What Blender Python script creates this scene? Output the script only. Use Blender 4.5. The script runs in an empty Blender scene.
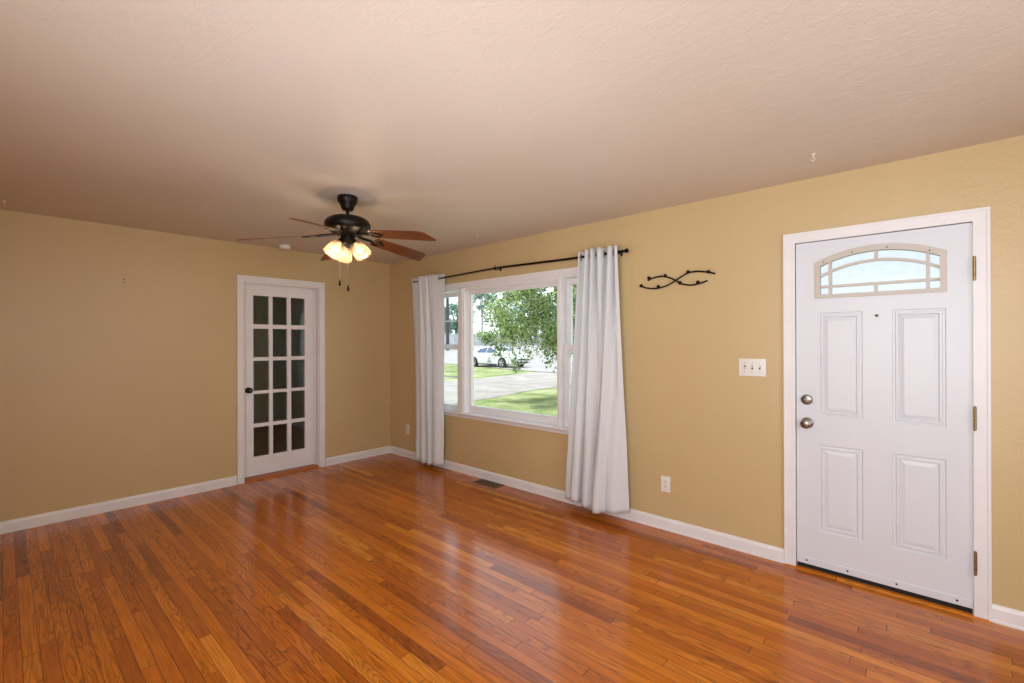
import bpy, bmesh, math, random
from mathutils import Vector, Matrix, noise
from mathutils.geometry import tessellate_polygon

PI = math.pi
random.seed(7)
S = bpy.context.scene
COL = S.collection

# ------------------------------------------------------------------ camera
CAM = Vector((5.180, -3.380, 1.431))
YAW, PITCH, ROLL = math.radians(132.05), math.radians(0.014), math.radians(-0.197)
fwd = Vector((math.cos(YAW) * math.cos(PITCH), math.sin(YAW) * math.cos(PITCH), math.sin(PITCH)))
rt = Vector((math.sin(YAW), -math.cos(YAW), 0))
up = rt.cross(fwd)
r2 = math.cos(ROLL) * rt + math.sin(ROLL) * up
u2 = -math.sin(ROLL) * rt + math.cos(ROLL) * up
cd = bpy.data.cameras.new('camera')
cd.sensor_width = 36.0
cd.sensor_fit = 'HORIZONTAL'
cd.lens = 461.24 * 36.0 / 1024.0
cd.clip_start = 0.02
cd.clip_end = 400
cam = bpy.data.objects.new('camera', cd)
COL.objects.link(cam)
m = Matrix((r2, u2, -fwd)).transposed().to_4x4()
m.translation = CAM
cam.matrix_world = m
S.camera = cam

# ------------------------------------------------------------------ exposure, sky, sun, large lights
S.view_settings.view_transform = 'Standard'
S.view_settings.look = 'None'
S.view_settings.gamma = 1.0
S.view_settings.exposure = 0.0
S.view_settings.use_curve_mapping = False
S.cycles.use_denoising = True
S.cycles.max_bounces = 12
S.cycles.diffuse_bounces = 6
S.cycles.transparent_max_bounces = 24
S.cycles.sample_clamp_indirect = 6.0
S.cycles.caustics_reflective = False
S.cycles.caustics_refractive = False

W = bpy.data.worlds.new('sky')
S.world = W
W.use_nodes = True
wn = W.node_tree.nodes
wl = W.node_tree.links
wn.clear()
wo = wn.new('ShaderNodeOutputWorld')
wb = wn.new('ShaderNodeBackground')
wb.inputs['Strength'].default_value = 1.95
tc = wn.new('ShaderNodeTexCoord')
sx = wn.new('ShaderNodeSeparateXYZ')
rp = wn.new('ShaderNodeValToRGB')
rp.color_ramp.elements[0].position = 0.0
rp.color_ramp.elements[0].color = (0.93, 0.97, 1.0, 1)
rp.color_ramp.elements[1].position = 0.7
rp.color_ramp.elements[1].color = (0.62, 0.80, 1.0, 1)
wl.new(tc.outputs['Generated'], sx.inputs[0])
wl.new(sx.outputs['Z'], rp.inputs[0])
wl.new(rp.outputs['Color'], wb.inputs['Color'])
wl.new(wb.outputs[0], wo.inputs['Surface'])


def lamp(name, kind, loc, energy, color, target=None, **kw):
    d = bpy.data.lights.new(name, kind)
    d.energy = energy
    d.color = color
    for k, v in kw.items():
        setattr(d, k, v)
    o = bpy.data.objects.new(name, d)
    COL.objects.link(o)
    o.location = loc
    if target is not None:
        o.rotation_euler = (Vector(target) - Vector(loc)).to_track_quat('-Z', 'Y').to_euler()
    return o


lamp('sun', 'SUN', (-6, -8, 20), 4.8, (1.0, 0.96, 0.88), target=(-6 + 1.1, -8 + 1.3, 20 - 3.8), angle=0.01)
# the photographer's flash, bounced off the ceiling
lamp('bounce_flash', 'SPOT', (4.0, -2.65, 0.8), 72, (0.93, 0.97, 0.98), target=(3.5, -2.0, 2.44),
     spot_size=math.radians(150), spot_blend=1.0, shadow_soft_size=0.75)
# added area fills outside invented openings in the unseen back and right walls
lamp('fill_back', 'AREA', (5.2, -4.6, 1.55), 78, (0.90, 0.96, 1.0), target=(5.0, 0.0, 1.3), shape='RECTANGLE', size=2.2, size_y=1.5)
lamp('fill_right', 'AREA', (6.8, -2.3, 1.5), 26, (0.88, 0.95, 1.0), target=(0.0, -2.3, 1.4), shape='RECTANGLE', size=2.0, size_y=1.5)


# ------------------------------------------------------------------ materials
def lin(c):
    return tuple(((v / 255) / 12.92 if v / 255 <= 0.04045 else ((v / 255 + 0.055) / 1.055) ** 2.4) for v in c) + (1.0,)


def pm(name, col, rough=0.5, metal=0.0, bump=0.0, bscale=60.0, var=0.0, vscale=3.0, spec=0.5, detail=4.0, bdist=0.01):
    mt = bpy.data.materials.new(name)
    mt.use_nodes = True
    nt = mt.node_tree
    b = nt.nodes['Principled BSDF']
    c = lin(col)
    b.inputs['Base Color'].default_value = c
    b.inputs['Roughness'].default_value = rough
    b.inputs['Metallic'].default_value = metal
    b.inputs['Specular IOR Level'].default_value = spec
    t = nt.nodes.new('ShaderNodeTexCoord')
    if var > 0:
        n = nt.nodes.new('ShaderNodeTexNoise')
        n.inputs['Scale'].default_value = vscale
        n.inputs['Detail'].default_value = 5
        r = nt.nodes.new('ShaderNodeValToRGB')
        r.color_ramp.elements[0].position = 0.3
        r.color_ramp.elements[1].position = 0.7
        r.color_ramp.elements[0].color = tuple(v * (1 - var) for v in c[:3]) + (1,)
        r.color_ramp.elements[1].color = tuple(min(1, v * (1 + var)) for v in c[:3]) + (1,)
        nt.links.new(t.outputs['Object'], n.inputs['Vector'])
        nt.links.new(n.outputs['Fac'], r.inputs[0])
        nt.links.new(r.outputs['Color'], b.inputs['Base Color'])
    if bump > 0:
        n = nt.nodes.new('ShaderNodeTexNoise')
        n.inputs['Scale'].default_value = bscale
        n.inputs['Detail'].default_value = detail
        bp = nt.nodes.new('ShaderNodeBump')
        bp.inputs['Strength'].default_value = bump
        bp.inputs['Distance'].default_value = bdist
        nt.links.new(t.outputs['Object'], n.inputs['Vector'])
        nt.links.new(n.outputs['Fac'], bp.inputs['Height'])
        nt.links.new(bp.outputs['Normal'], b.inputs['Normal'])
    return mt


class NT:
    """small helper to write node maths"""

    def __init__(self, mt):
        self.nt = mt.node_tree

    def n(self, t, **kw):
        o = self.nt.nodes.new(t)
        for k, v in kw.items():
            setattr(o, k, v)
        return o

    def put(self, sock, v):
        if isinstance(v, bpy.types.NodeSocket):
            self.nt.links.new(v, sock)
        else:
            sock.default_value = v

    def m(self, op, a, b=0.0, c=None):
        o = self.n('ShaderNodeMath', operation=op)
        self.put(o.inputs[0], a)
        self.put(o.inputs[1], b)
        if c is not None:
            self.put(o.inputs[2], c)
        return o.outputs[0]

    def xyz(self, a, b, c):
        o = self.n('ShaderNodeCombineXYZ')
        self.put(o.inputs[0], a)
        self.put(o.inputs[1], b)
        self.put(o.inputs[2], c)
        return o.outputs[0]

    def noise(self, vec, scale, detail=3.0, rough=0.5):
        o = self.n('ShaderNodeTexNoise')
        self.put(o.inputs['Vector'], vec)
        o.inputs['Scale'].default_value = scale
        o.inputs['Detail'].default_value = detail
        o.inputs['Roughness'].default_value = rough
        return o.outputs['Fac']

    def white(self, vec):
        o = self.n('ShaderNodeTexWhiteNoise', noise_dimensions='3D')
        self.put(o.inputs['Vector'], vec)
        return o.outputs['Value']

    def ramp(self, f, stops):
        o = self.n('ShaderNodeValToRGB')
        e = o.color_ramp.elements
        while len(e) < len(stops):
            e.new(0.5)
        for k, (p, c) in enumerate(stops):
            e[k].position = p
            e[k].color = c
        self.put(o.inputs[0], f)
        return o.outputs['Color']

    def mix(self, f, a, b, mode='MIX'):
        o = self.n('ShaderNodeMix', data_type='RGBA', blend_type=mode)
        self.put(o.inputs['Factor'], f)
        self.put(o.inputs['A'], a)
        self.put(o.inputs['B'], b)
        return o.outputs['Result']


def floor_material():
    mt = bpy.data.materials.new('oak strip flooring')
    mt.use_nodes = True
    q = NT(mt)
    b = mt.node_tree.nodes['Principled BSDF']
    t = q.n('ShaderNodeTexCoord')
    s = q.n('ShaderNodeSeparateXYZ')
    q.put(s.inputs[0], t.outputs['Object'])
    x, y = s.outputs['X'], s.outputs['Y']
    PW = 0.0572
    v = q.m('DIVIDE', y, PW)
    row = q.m('FLOOR', v)
    fv = q.m('FRACT', v)
    ln = q.m('ADD', 0.75, q.m('MULTIPLY', q.white(q.xyz(row, 3.1, 0.0)), 0.75))
    uu = q.m('DIVIDE', q.m('ADD', x, q.m('MULTIPLY', q.white(q.xyz(row, 9.7, 1.0)), 7.0)), ln)
    idx = q.m('FLOOR', uu)
    fu = q.m('FRACT', uu)
    rnd = q.white(q.xyz(row, idx, 5.0))
    rnd2 = q.white(q.xyz(row, idx, 11.0))
    rnd3 = q.white(q.xyz(row, idx, 23.0))
    # fine straight grain
    gv = q.xyz(q.m('ADD', q.m('MULTIPLY', x, 4.5), q.m('MULTIPLY', rnd, 31.0)), q.m('MULTIPLY', y, 120.0), q.m('MULTIPLY', rnd2, 17.0))
    grain = q.noise(gv, 1.0, 4.0, 0.6)
    # cathedral figure: contour lines of a stretched noise
    cv = q.xyz(q.m('ADD', q.m('MULTIPLY', x, 1.6), q.m('MULTIPLY', rnd2, 47.0)), q.m('MULTIPLY', y, 13.0), q.m('MULTIPLY', rnd, 29.0))
    cn = q.noise(cv, 1.0, 1.5, 0.45)
    rings = q.m('FRACT', q.m('MULTIPLY', cn, 15.0))
    ringl = q.m('POWER', q.m('ABSOLUTE', q.m('SUBTRACT', q.m('MULTIPLY', rings, 2.0), 1.0)), 3.0)
    fig = q.m('MULTIPLY', ringl, q.m('GREATER_THAN', rnd3, 0.45))
    base = q.ramp(rnd, [(0.0, lin((150, 78, 22))), (0.08, lin((178, 94, 26))), (0.5, lin((202, 113, 29))), (0.85, lin((213, 124, 34))), (1.0, lin((224, 140, 48)))])
    c = q.mix(q.m('MULTIPLY', q.m('POWER', q.m('MAXIMUM', q.m('SUBTRACT', grain, 0.36), 0.0), 1.2), 1.75), base, lin((84, 36, 12)))
    c = q.mix(q.m('MULTIPLY', fig, 0.5), c, lin((70, 28, 9)))
    # joints between strips
    ed = q.m('MINIMUM', fv, q.m('SUBTRACT', 1.0, fv))
    le = q.m('LESS_THAN', ed, 0.022)
    eu = q.m('MULTIPLY', q.m('MINIMUM', fu, q.m('SUBTRACT', 1.0, fu)), ln)
    lu = q.m('LESS_THAN', eu, 0.0014)
    joint = q.m('MAXIMUM', q.m('MULTIPLY', le, 0.75), q.m('MULTIPLY', lu, 0.9))
    c = q.mix(joint, c, lin((42, 17, 6)))
    # worn, scuffed patches
    worn = q.noise(t.outputs['Object'], 1.1, 4.0, 0.6)
    b.inputs['Specular IOR Level'].default_value = 0.5
    q.put(b.inputs['Base Color'], c)
    q.put(b.inputs['Roughness'], q.m('ADD', 0.065, q.m('ADD', q.m('MULTIPLY', worn, 0.14), q.m('MULTIPLY', grain, 0.06))))
    h = q.m('SUBTRACT', q.m('ADD', q.m('MULTIPLY', grain, 0.25), q.m('ADD', q.m('MULTIPLY', rnd2, 0.5), q.m('MULTIPLY', q.noise(t.outputs['Object'], 14.0, 2.0), 0.9))), joint)
    bp = q.n('ShaderNodeBump')
    bp.inputs['Strength'].default_value = 0.22
    bp.inputs['Distance'].default_value = 0.0025
    q.put(bp.inputs['Height'], h)
    q.put(b.inputs['Normal'], bp.outputs['Normal'])
    return mt


def paint_material(name, col, rough, bump, sc, blot=0.05, trowel=False):
    mt = bpy.data.materials.new(name)
    mt.use_nodes = True
    q = NT(mt)
    b = mt.node_tree.nodes['Principled BSDF']
    t = q.n('ShaderNodeTexCoord')
    ob = t.outputs['Object']
    c = lin(col)
    big = q.noise(ob, 1.3, 4.0, 0.6)
    col_ = q.ramp(big, [(0.3, tuple(v * (1 - blot) for v in c[:3]) + (1,)), (0.7, tuple(min(1, v * (1 + blot)) for v in c[:3]) + (1,))])
    q.put(b.inputs['Base Color'], col_)
    b.inputs['Roughness'].default_value = rough
    h = q.m('ADD', q.noise(ob, sc, 3.0, 0.55), q.m('MULTIPLY', q.noise(ob, sc * 0.22, 3.0), 0.9))
    if trowel:
        w = q.n('ShaderNodeMapping')
        w.inputs['Scale'].default_value = (1.0, 2.6, 1.0)
        w.inputs['Rotation'].default_value = (0, 0, 0.9)
        q.put(w.inputs[0], ob)
        ridge = q.m('ABSOLUTE', q.m('SUBTRACT', q.noise(w.outputs[0], 3.2, 3.0, 0.5), 0.5))
        h = q.m('ADD', h, q.m('MULTIPLY', q.m('MINIMUM', ridge, 0.02), -14.0))
    bp = q.n('ShaderNodeBump')
    bp.inputs['Strength'].default_value = bump
    bp.inputs['Distance'].default_value = 0.004
    q.put(bp.inputs['Height'], h)
    q.put(b.inputs['Normal'], bp.outputs['Normal'])
    return mt


def glass_material(name, tint=(1, 1, 1), gloss=0.08, frost=0.0):
    mt = bpy.data.materials.new(name)
    mt.use_nodes = True
    q = NT(mt)
    nt = mt.node_tree
    nt.nodes.remove(nt.nodes['Principled BSDF'])
    out = nt.nodes['Material Output']
    tr = q.n('ShaderNodeBsdfTransparent')
    tr.inputs['Color'].default_value = tint + (1,)
    gl = q.n('ShaderNodeBsdfGlossy')
    gl.inputs['Roughness'].default_value = 0.015
    lw = q.n('ShaderNodeLayerWeight')
    lw.inputs['Blend'].default_value = 0.35
    mx = q.n('ShaderNodeMixShader')
    q.put(mx.inputs[0], q.m('ADD', gloss * 0.5, q.m('MULTIPLY', q.m('POWER', lw.outputs['Facing'], 2.0), gloss)))
    base = tr.outputs[0]
    if frost > 0:
        tl = q.n('ShaderNodeBsdfTranslucent')
        tl.inputs['Color'].default_value = (0.95, 0.97, 1.0, 1)
        m2 = q.n('ShaderNodeMixShader')
        q.put(m2.inputs[0], q.m('MULTIPLY', q.noise(q.n('ShaderNodeTexCoord').outputs['Object'], 18.0, 3.0), frost * 2))
        q.put(m2.inputs[1], base)
        q.put(m2.inputs[2], tl.outputs[0])
        base = m2.outputs[0]
    q.put(mx.inputs[1], base)
    q.put(mx.inputs[2], gl.outputs[0])
    q.put(out.inputs['Surface'], mx.outputs[0])
    return mt


def emit_material(name, col, strength):
    mt = bpy.data.materials.new(name)
    mt.use_nodes = True
    b = mt.node_tree.nodes['Principled BSDF']
    b.inputs['Base Color'].default_value = (1, 1, 1, 1)
    b.inputs['Emission Color'].default_value = lin(col)
    b.inputs['Emission Strength'].default_value = strength
    return mt


def translucent_material(name, col, f, rough=0.4, transp=0.0):
    mt = bpy.data.materials.new(name)
    mt.use_nodes = True
    q = NT(mt)
    nt = mt.node_tree
    b = nt.nodes['Principled BSDF']
    b.inputs['Base Color'].default_value = lin(col)
    b.inputs['Roughness'].default_value = rough
    tl = q.n('ShaderNodeBsdfTranslucent')
    tl.inputs['Color'].default_value = lin(col)
    mx = q.n('ShaderNodeMixShader')
    mx.inputs[0].default_value = f
    q.put(mx.inputs[1], b.outputs[0])
    q.put(mx.inputs[2], tl.outputs[0])
    res = mx.outputs[0]
    if transp > 0:
        tr = q.n('ShaderNodeBsdfTransparent')
        m2 = q.n('ShaderNodeMixShader')
        m2.inputs[0].default_value = transp
        q.put(m2.inputs[1], res)
        q.put(m2.inputs[2], tr.outputs[0])
        res = m2.outputs[0]
    q.put(nt.nodes['Material Output'].inputs['Surface'], res)
    return mt


def curtain_material():
    mt = translucent_material('curtain fabric', (230, 233, 237), 0.2, 0.8)
    q = NT(mt)
    b = mt.node_tree.nodes['Principled BSDF']
    t = q.n('ShaderNodeTexCoord')
    mp = q.n('ShaderNodeMapping')
    mp.inputs['Scale'].default_value = (1.0, 1.0, 6.0)
    q.put(mp.inputs[0], t.outputs['Object'])
    n = q.noise(mp.outputs[0], 9.0, 4.0)
    bp = q.n('ShaderNodeBump')
    bp.inputs['Strength'].default_value = 0.25
    bp.inputs['Distance'].default_value = 0.006
    q.put(bp.inputs['Height'], n)
    q.put(b.inputs['Normal'], bp.outputs['Normal'])
    b.inputs['Specular IOR Level'].default_value = 0.25
    return mt


def blade_material():
    mt = bpy.data.materials.new('cherry blade veneer')
    mt.use_nodes = True
    q = NT(mt)
    b = mt.node_tree.nodes['Principled BSDF']
    t = q.n('ShaderNodeTexCoord')
    n = q.noise(t.outputs['Object'], 14.0, 4.0)
    q.put(b.inputs['Base Color'], q.ramp(n, [(0.3, lin((88, 44, 17))), (0.7, lin((110, 57, 22)))]))
    b.inputs['Roughness'].default_value = 0.33
    return mt


def grass_material(name, c1, c2, c3):
    mt = bpy.data.materials.new(name)
    mt.use_nodes = True
    q = NT(mt)
    b = mt.node_tree.nodes['Principled BSDF']
    t = q.n('ShaderNodeTexCoord')
    ob = t.outputs['Object']
    a = q.noise(ob, 0.9, 5.0, 0.65)
    f = q.noise(ob, 9.0, 4.0, 0.7)
    c = q.ramp(a, [(0.32, lin(c1)), (0.5, lin(c2)), (0.68, lin(c3))])
    c = q.mix(q.m('MULTIPLY', q.m('SUBTRACT', f, 0.35), 0.9), c, lin(c1))
    q.put(b.inputs['Base Color'], c)
    b.inputs['Roughness'].default_value = 0.95
    b.inputs['Specular IOR Level'].default_value = 0.1
    bp = q.n('ShaderNodeBump')
    bp.inputs['Strength'].default_value = 0.8
    bp.inputs['Distance'].default_value = 0.05
    q.put(bp.inputs['Height'], f)
    q.put(b.inputs['Normal'], bp.outputs['Normal'])
    return mt


def leaf_material(name, c1, c2):
    mt = bpy.data.materials.new(name)
    mt.use_nodes = True
    q = NT(mt)
    nt = mt.node_tree
    b = nt.nodes['Principled BSDF']
    g = q.n('ShaderNodeNewGeometry')
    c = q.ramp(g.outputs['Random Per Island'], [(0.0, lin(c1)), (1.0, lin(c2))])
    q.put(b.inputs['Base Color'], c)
    b.inputs['Roughness'].default_value = 0.55
    tl = q.n('ShaderNodeBsdfTranslucent')
    q.put(tl.inputs['Color'], c)
    mx = q.n('ShaderNodeMixShader')
    mx.inputs[0].default_value = 0.35
    q.put(mx.inputs[1], b.outputs[0])
    q.put(mx.inputs[2], tl.outputs[0])
    q.put(nt.nodes['Material Output'].inputs['Surface'], mx.outputs[0])
    return mt


M = {}
M['floor'] = floor_material()
M['wall'] = paint_material('tan wall paint', (199, 175, 131), 0.36, 0.3, 110.0, 0.03)
M['ceiling'] = paint_material('textured ceiling paint', (210, 201, 192), 0.5, 0.3, 75.0, 0.03, trowel=True)
M['trim'] = pm('white trim paint', (229, 228, 231), 0.38, bump=0.05, bscale=25, var=0.03, vscale=6)
M['door'] = pm('white door paint', (214, 219, 228), 0.36, bump=0.03, bscale=40)
M['lite'] = pm('cream plastic lite frame', (196, 189, 182), 0.4)
M['black'] = pm('black iron', (16, 14, 14), 0.4, 0.6)
M['bronze'] = pm('dark bronze fan metal', (30, 25, 22), 0.36, 0.7)
M['nickel'] = pm('satin nickel', (140, 133, 126), 0.3, 1.0)
M['brass'] = pm('worn brass', (158, 128, 84), 0.38, 1.0, var=0.3, vscale=60)
M['steel'] = pm('steel', (170, 168, 165), 0.3, 1.0)
M['plastic'] = pm('white plastic', (228, 226, 222), 0.35)
M['slot'] = pm('dark slot', (20, 18, 16), 0.6)
M['vent'] = pm('brown vent metal', (112, 92, 66), 0.4, 0.5)
M['thresh'] = pm('oak threshold', (168, 92, 34), 0.35, var=0.15, vscale=14)
M['rubber'] = pm('black weatherstrip', (20, 18, 17), 0.8)
M['glass'] = glass_material('window glass', (0.97, 0.99, 0.98), 0.07)
M['french'] = glass_material('old door glass', (0.90, 0.95, 0.90), 0.12)
M['frost'] = glass_material('textured lite glass', (0.73, 0.75, 0.77), 0.012, 0.12)
M['curtain'] = curtain_material()
M['blade'] = blade_material()
M['shade'] = translucent_material('frosted glass shade', (124, 98, 80), 0.5, 0.25, 0.5)
M['bulb'] = emit_material('lit bulb', (255, 226, 170), 2.6)
M['back_wall'] = paint_material('back room paint', (196, 204, 182), 0.5, 0.1, 60, 0.04)
M['back_floor'] = pm('back room floor', (176, 152, 132), 0.5, var=0.1)
M['siding'] = pm('white siding', (215, 212, 205), 0.6, var=0.04)
M['grass'] = grass_material('lawn grass', (92, 110, 60), (150, 158, 108), (184, 182, 146))
M['drive'] = pm('pale gravel', (162, 153, 147), 0.95, bump=0.6, bscale=14, var=0.2, vscale=1.2, spec=0.1)
M['street'] = pm('pale street', (166, 160, 157), 0.95, bump=0.3, bscale=8, var=0.07, vscale=0.8, spec=0.1)
M['fence'] = pm('weathered fence wood', (178, 180, 184), 0.85, bump=0.2, bscale=10, var=0.15, vscale=2)
M['bark'] = pm('bark', (70, 62, 54), 0.9, bump=0.8, bscale=16, var=0.3, vscale=8)
M['leaf'] = leaf_material('tree leaves', (52, 88, 36), (196, 214, 146))
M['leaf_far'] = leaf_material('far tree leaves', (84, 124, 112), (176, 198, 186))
M['carpaint'] = pm('white car paint', (232, 234, 238), 0.2, spec=0.6)
M['carglass'] = pm('tinted car glass', (70, 84, 112), 0.06, spec=0.9)
M['tyre'] = pm('tyre rubber', (24, 24, 26), 0.8)
M['alloy'] = pm('alloy wheel', (188, 190, 194), 0.3, 0.8)
M['carblack'] = pm('black car trim', (18, 18, 20), 0.4)
M['lamp_red'] = pm('red tail lamp', (130, 20, 18), 0.2)
M['lamp_clear'] = pm('clear headlamp', (205, 212, 220), 0.1, spec=0.8)
M['decal'] = pm('grey decal', (70, 74, 82), 0.5)
M['pole'] = pm('utility pole wood', (74, 72, 74), 0.9)
M['white_hook'] = pm('white hook plastic', (226, 208, 190), 0.4)


# ------------------------------------------------------------------ mesh helpers
class B:
    def __init__(self):
        self.bm = bmesh.new()

    def box(self, x0, x1, y0, y1, z0, z1, bev=0.0):
        vs = [self.bm.verts.new(p) for p in ((x0, y0, z0), (x1, y0, z0), (x1, y1, z0), (x0, y1, z0), (x0, y0, z1), (x1, y0, z1), (x1, y1, z1), (x0, y1, z1))]
        fs = [self.bm.faces.new([vs[i] for i in f]) for f in ((3, 2, 1, 0), (4, 5, 6, 7), (0, 1, 5, 4), (1, 2, 6, 5), (2, 3, 7, 6), (3, 0, 4, 7))]
        if bev > 0:
            es = list({e for f in fs for e in f.edges})
            bmesh.ops.bevel(self.bm, geom=es, offset=bev, segments=2, profile=0.6, affect='EDGES')
        return self

    def lathe(self, prof, origin=(0, 0, 0), axis=(0, 0, 1), seg=28, caps=True, squash=None):
        """prof: list of (radius, height along axis)"""
        o = Vector(origin)
        a = Vector(axis).normalized()
        t = a.orthogonal().normalized()
        s = a.cross(t)
        rings = []
        for r, h in prof:
            ring = []
            for k in range(seg):
                th = 2 * PI * k / seg
                ring.append(self.bm.verts.new(o + a * h + (t * math.cos(th) + s * math.sin(th)) * max(r, 1e-5)))
            rings.append(ring)
        for i in range(len(rings) - 1):
            for k in range(seg):
                k2 = (k + 1) % seg
                self.bm.faces.new((rings[i][k], rings[i][k2], rings[i + 1][k2], rings[i + 1][k]))
        if caps:
            self.bm.faces.new(list(reversed(rings[0])))
            self.bm.faces.new(rings[-1])
        return self

    def tube(self, pts, r, seg=10, caps=True):
        pts = [Vector(p) for p in pts]
        rs = r if isinstance(r, (list, tuple)) else [r] * len(pts)
        rings = []
        ref = None
        for i, p in enumerate(pts):
            d = (pts[min(i + 1, len(pts) - 1)] - pts[max(i - 1, 0)])
            d = d.normalized() if d.length > 1e-9 else Vector((0, 0, 1))
            if ref is None:
                ref = d.orthogonal().normalized()
            ref = (ref - d * ref.dot(d))
            ref = ref.normalized() if ref.length > 1e-6 else d.orthogonal().normalized()
            s = d.cross(ref)
            rings.append([self.bm.verts.new(p + (ref * math.cos(2 * PI * k / seg) + s * math.sin(2 * PI * k / seg)) * rs[i]) for k in range(seg)])
        for i in range(len(rings) - 1):
            for k in range(seg):
                k2 = (k + 1) % seg
                self.bm.faces.new((rings[i][k], rings[i][k2], rings[i + 1][k2], rings[i + 1][k]))
        if caps:
            self.bm.faces.new(list(reversed(rings[0])))
            self.bm.faces.new(rings[-1])
        return self

    def ball(self, c, r, seg=14, sc=(1, 1, 1)):
        mt = Matrix.Translation(Vector(c)) @ Matrix.Diagonal((sc[0], sc[1], sc[2], 1))
        bmesh.ops.create_uvsphere(self.bm, u_segments=seg, v_segments=max(6, seg // 2), radius=r, matrix=mt)
        return self

    def torus(self, c, axis, R, r, seg=20, sec=8):
        c = Vector(c)
        a = Vector(axis).normalized()
        t = a.orthogonal().normalized()
        s = a.cross(t)
        rings = []
        for i in range(seg):
            th = 2 * PI * i / seg
            d = t * math.cos(th) + s * math.sin(th)
            rings.append([self.bm.verts.new(c + d * (R + r * math.cos(2 * PI * k / sec)) + a * r * math.sin(2 * PI * k / sec)) for k in range(sec)])
        for i in range(seg):
            n = rings[(i + 1) % seg]
            for k in range(sec):
                k2 = (k + 1) % sec
                self.bm.faces.new((rings[i][k], n[k], n[k2], rings[i][k2]))
        return self

    def prism(self, outer, holes, f, d0, d1):
        """2-D outline with holes swept between depths d0 and d1; f(u, v, d) gives the 3-D point"""
        loops = [outer] + list(holes)
        tris = tessellate_polygon([[Vector((u, v, 0)) for u, v in l] for l in loops])
        flat = [p for l in loops for p in l]
        a = [self.bm.verts.new(f(u, v, d0)) for u, v in flat]
        b = [self.bm.verts.new(f(u, v, d1)) for u, v in flat]
        for t in tris:
            try:
                self.bm.faces.new([a[i] for i in t])
                self.bm.faces.new([b[i] for i in reversed(t)])
            except ValueError:
                pass
        k = 0
        for l in loops:
            n = len(l)
            for i in range(n):
                j = (i + 1) % n
                self.bm.faces.new((a[k + i], a[k + j], b[k + j], b[k + i]))
            k += n
        return self

    def rings(self, loops, cap=True, closed=True):
        """skin a list of equal-length 3-D loops"""
        vs = [[self.bm.verts.new(p) for p in l] for l in loops]
        for i in range(len(vs) - 1):
            n = len(vs[i])
            for k in range(n if closed else n - 1):
                k2 = (k + 1) % n
                self.bm.faces.new((vs[i][k], vs[i][k2], vs[i + 1][k2], vs[i + 1][k]))
        if cap:
            self.bm.faces.new(vs[-1])
        return self

    def done(self, name, mat, parent=None, smooth=None, world=True, normals=True):
        if normals:
            bmesh.ops.recalc_face_normals(self.bm, faces=self.bm.faces)
        me = bpy.data.meshes.new(name)
        self.bm.to_mesh(me)
        self.bm.free()
        o = bpy.data.objects.new(name, me)
        COL.objects.link(o)
        me.materials.append(mat)
        if smooth is not None:
            for p in me.polygons:
                p.use_smooth = True
            if smooth > 0:
                me.set_sharp_from_angle(angle=math.radians(smooth))
        if parent is not None:
            o.parent = parent
            off = Vector((0, 0, 0))
            q = parent
            while q is not None:
                off += q.location
                q = q.parent
            if world:
                me.transform(Matrix.Translation(-off))
        return o


def tag(o, label=None, cat=None, group=None, kind=None):
    if label:
        o['label'] = label
    if cat:
        o['category'] = cat
    if group:
        o['group'] = group
    if kind:
        o['kind'] = kind
    return o


def thing(name, loc, label, cat, group=None, kind=None):
    o = bpy.data.objects.new(name, None)
    o.empty_display_size = 0.1
    COL.objects.link(o)
    o.location = loc
    return tag(o, label, cat, group, kind)


def origin_to(o, loc):
    """give a top-level mesh an origin at its base"""
    o.data.transform(Matrix.Translation(-Vector(loc)))
    o.location = loc
    return o


def wall_cells(us, vs, holes):
    """rectangles of a wall grid outside the holes; merged in full-height columns where possible"""
    us = sorted(set(us + [h[0] for h in holes] + [h[1] for h in holes]))
    vs = sorted(set(vs + [h[2] for h in holes] + [h[3] for h in holes]))
    out = []
    for i in range(len(us) - 1):
        for j in range(len(vs) - 1):
            cu, cv = (us[i] + us[i + 1]) / 2, (vs[j] + vs[j + 1]) / 2
            if not any(h[0] < cu < h[1] and h[2] < cv < h[3] for h in holes):
                out.append((us[i], us[i + 1], vs[j], vs[j + 1]))
    return out


# ------------------------------------------------------------------ room shell
H = 2.44
XR, YB = 6.6, -4.4          # far sides of the room behind the camera
b = B().box(-0.0, XR, YB, 0.0, -0.12, 0.0)
tag(b.done('floor', M['floor']), 'glossy orange-brown oak strip floor of the empty room', 'floor', kind='structure')
b = B().box(-0.14, XR + 0.14, YB - 0.14, 0.16, H, H + 0.25)
tag(b.done('ceiling', M['ceiling']), 'textured pale plaster ceiling above the ceiling fan', 'ceiling', kind='structure')

WIN = (0.885, 3.225, 0.64, 2.02)       # window opening in the wall
ED = (4.535, 5.385, 0.0, 2.06)         # entry door opening
FD = (-1.735, -0.93, 0.0, 2.06)        # french door opening
b = B()
for u0, u1, v0, v1 in wall_cells([-0.14, XR + 0.14], [-0.02, H], [WIN, (ED[0], ED[1], -0.02, ED[3])]):
    b.box(u0, u1, 0.0, 0.16, v0, v1)
bmesh.ops.remove_doubles(b.bm, verts=b.bm.verts, dist=1e-5)
tag(b.done('wall_front', M['wall']), 'tan painted wall holding the picture window and the white entry door', 'wall', kind='structure')
b = B()
for u0, u1, v0, v1 in wall_cells([YB - 0.14, 0.0], [-0.02, H], [(FD[0], FD[1], -0.02, FD[3])]):
    b.box(-0.14, 0.0, u0, u1, v0, v1)
bmesh.ops.remove_doubles(b.bm, verts=b.bm.verts, dist=1e-5)
tag(b.done('wall_left', M['wall']), 'darker tan painted wall around the glazed french door', 'wall', kind='structure')
b = B()
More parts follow.
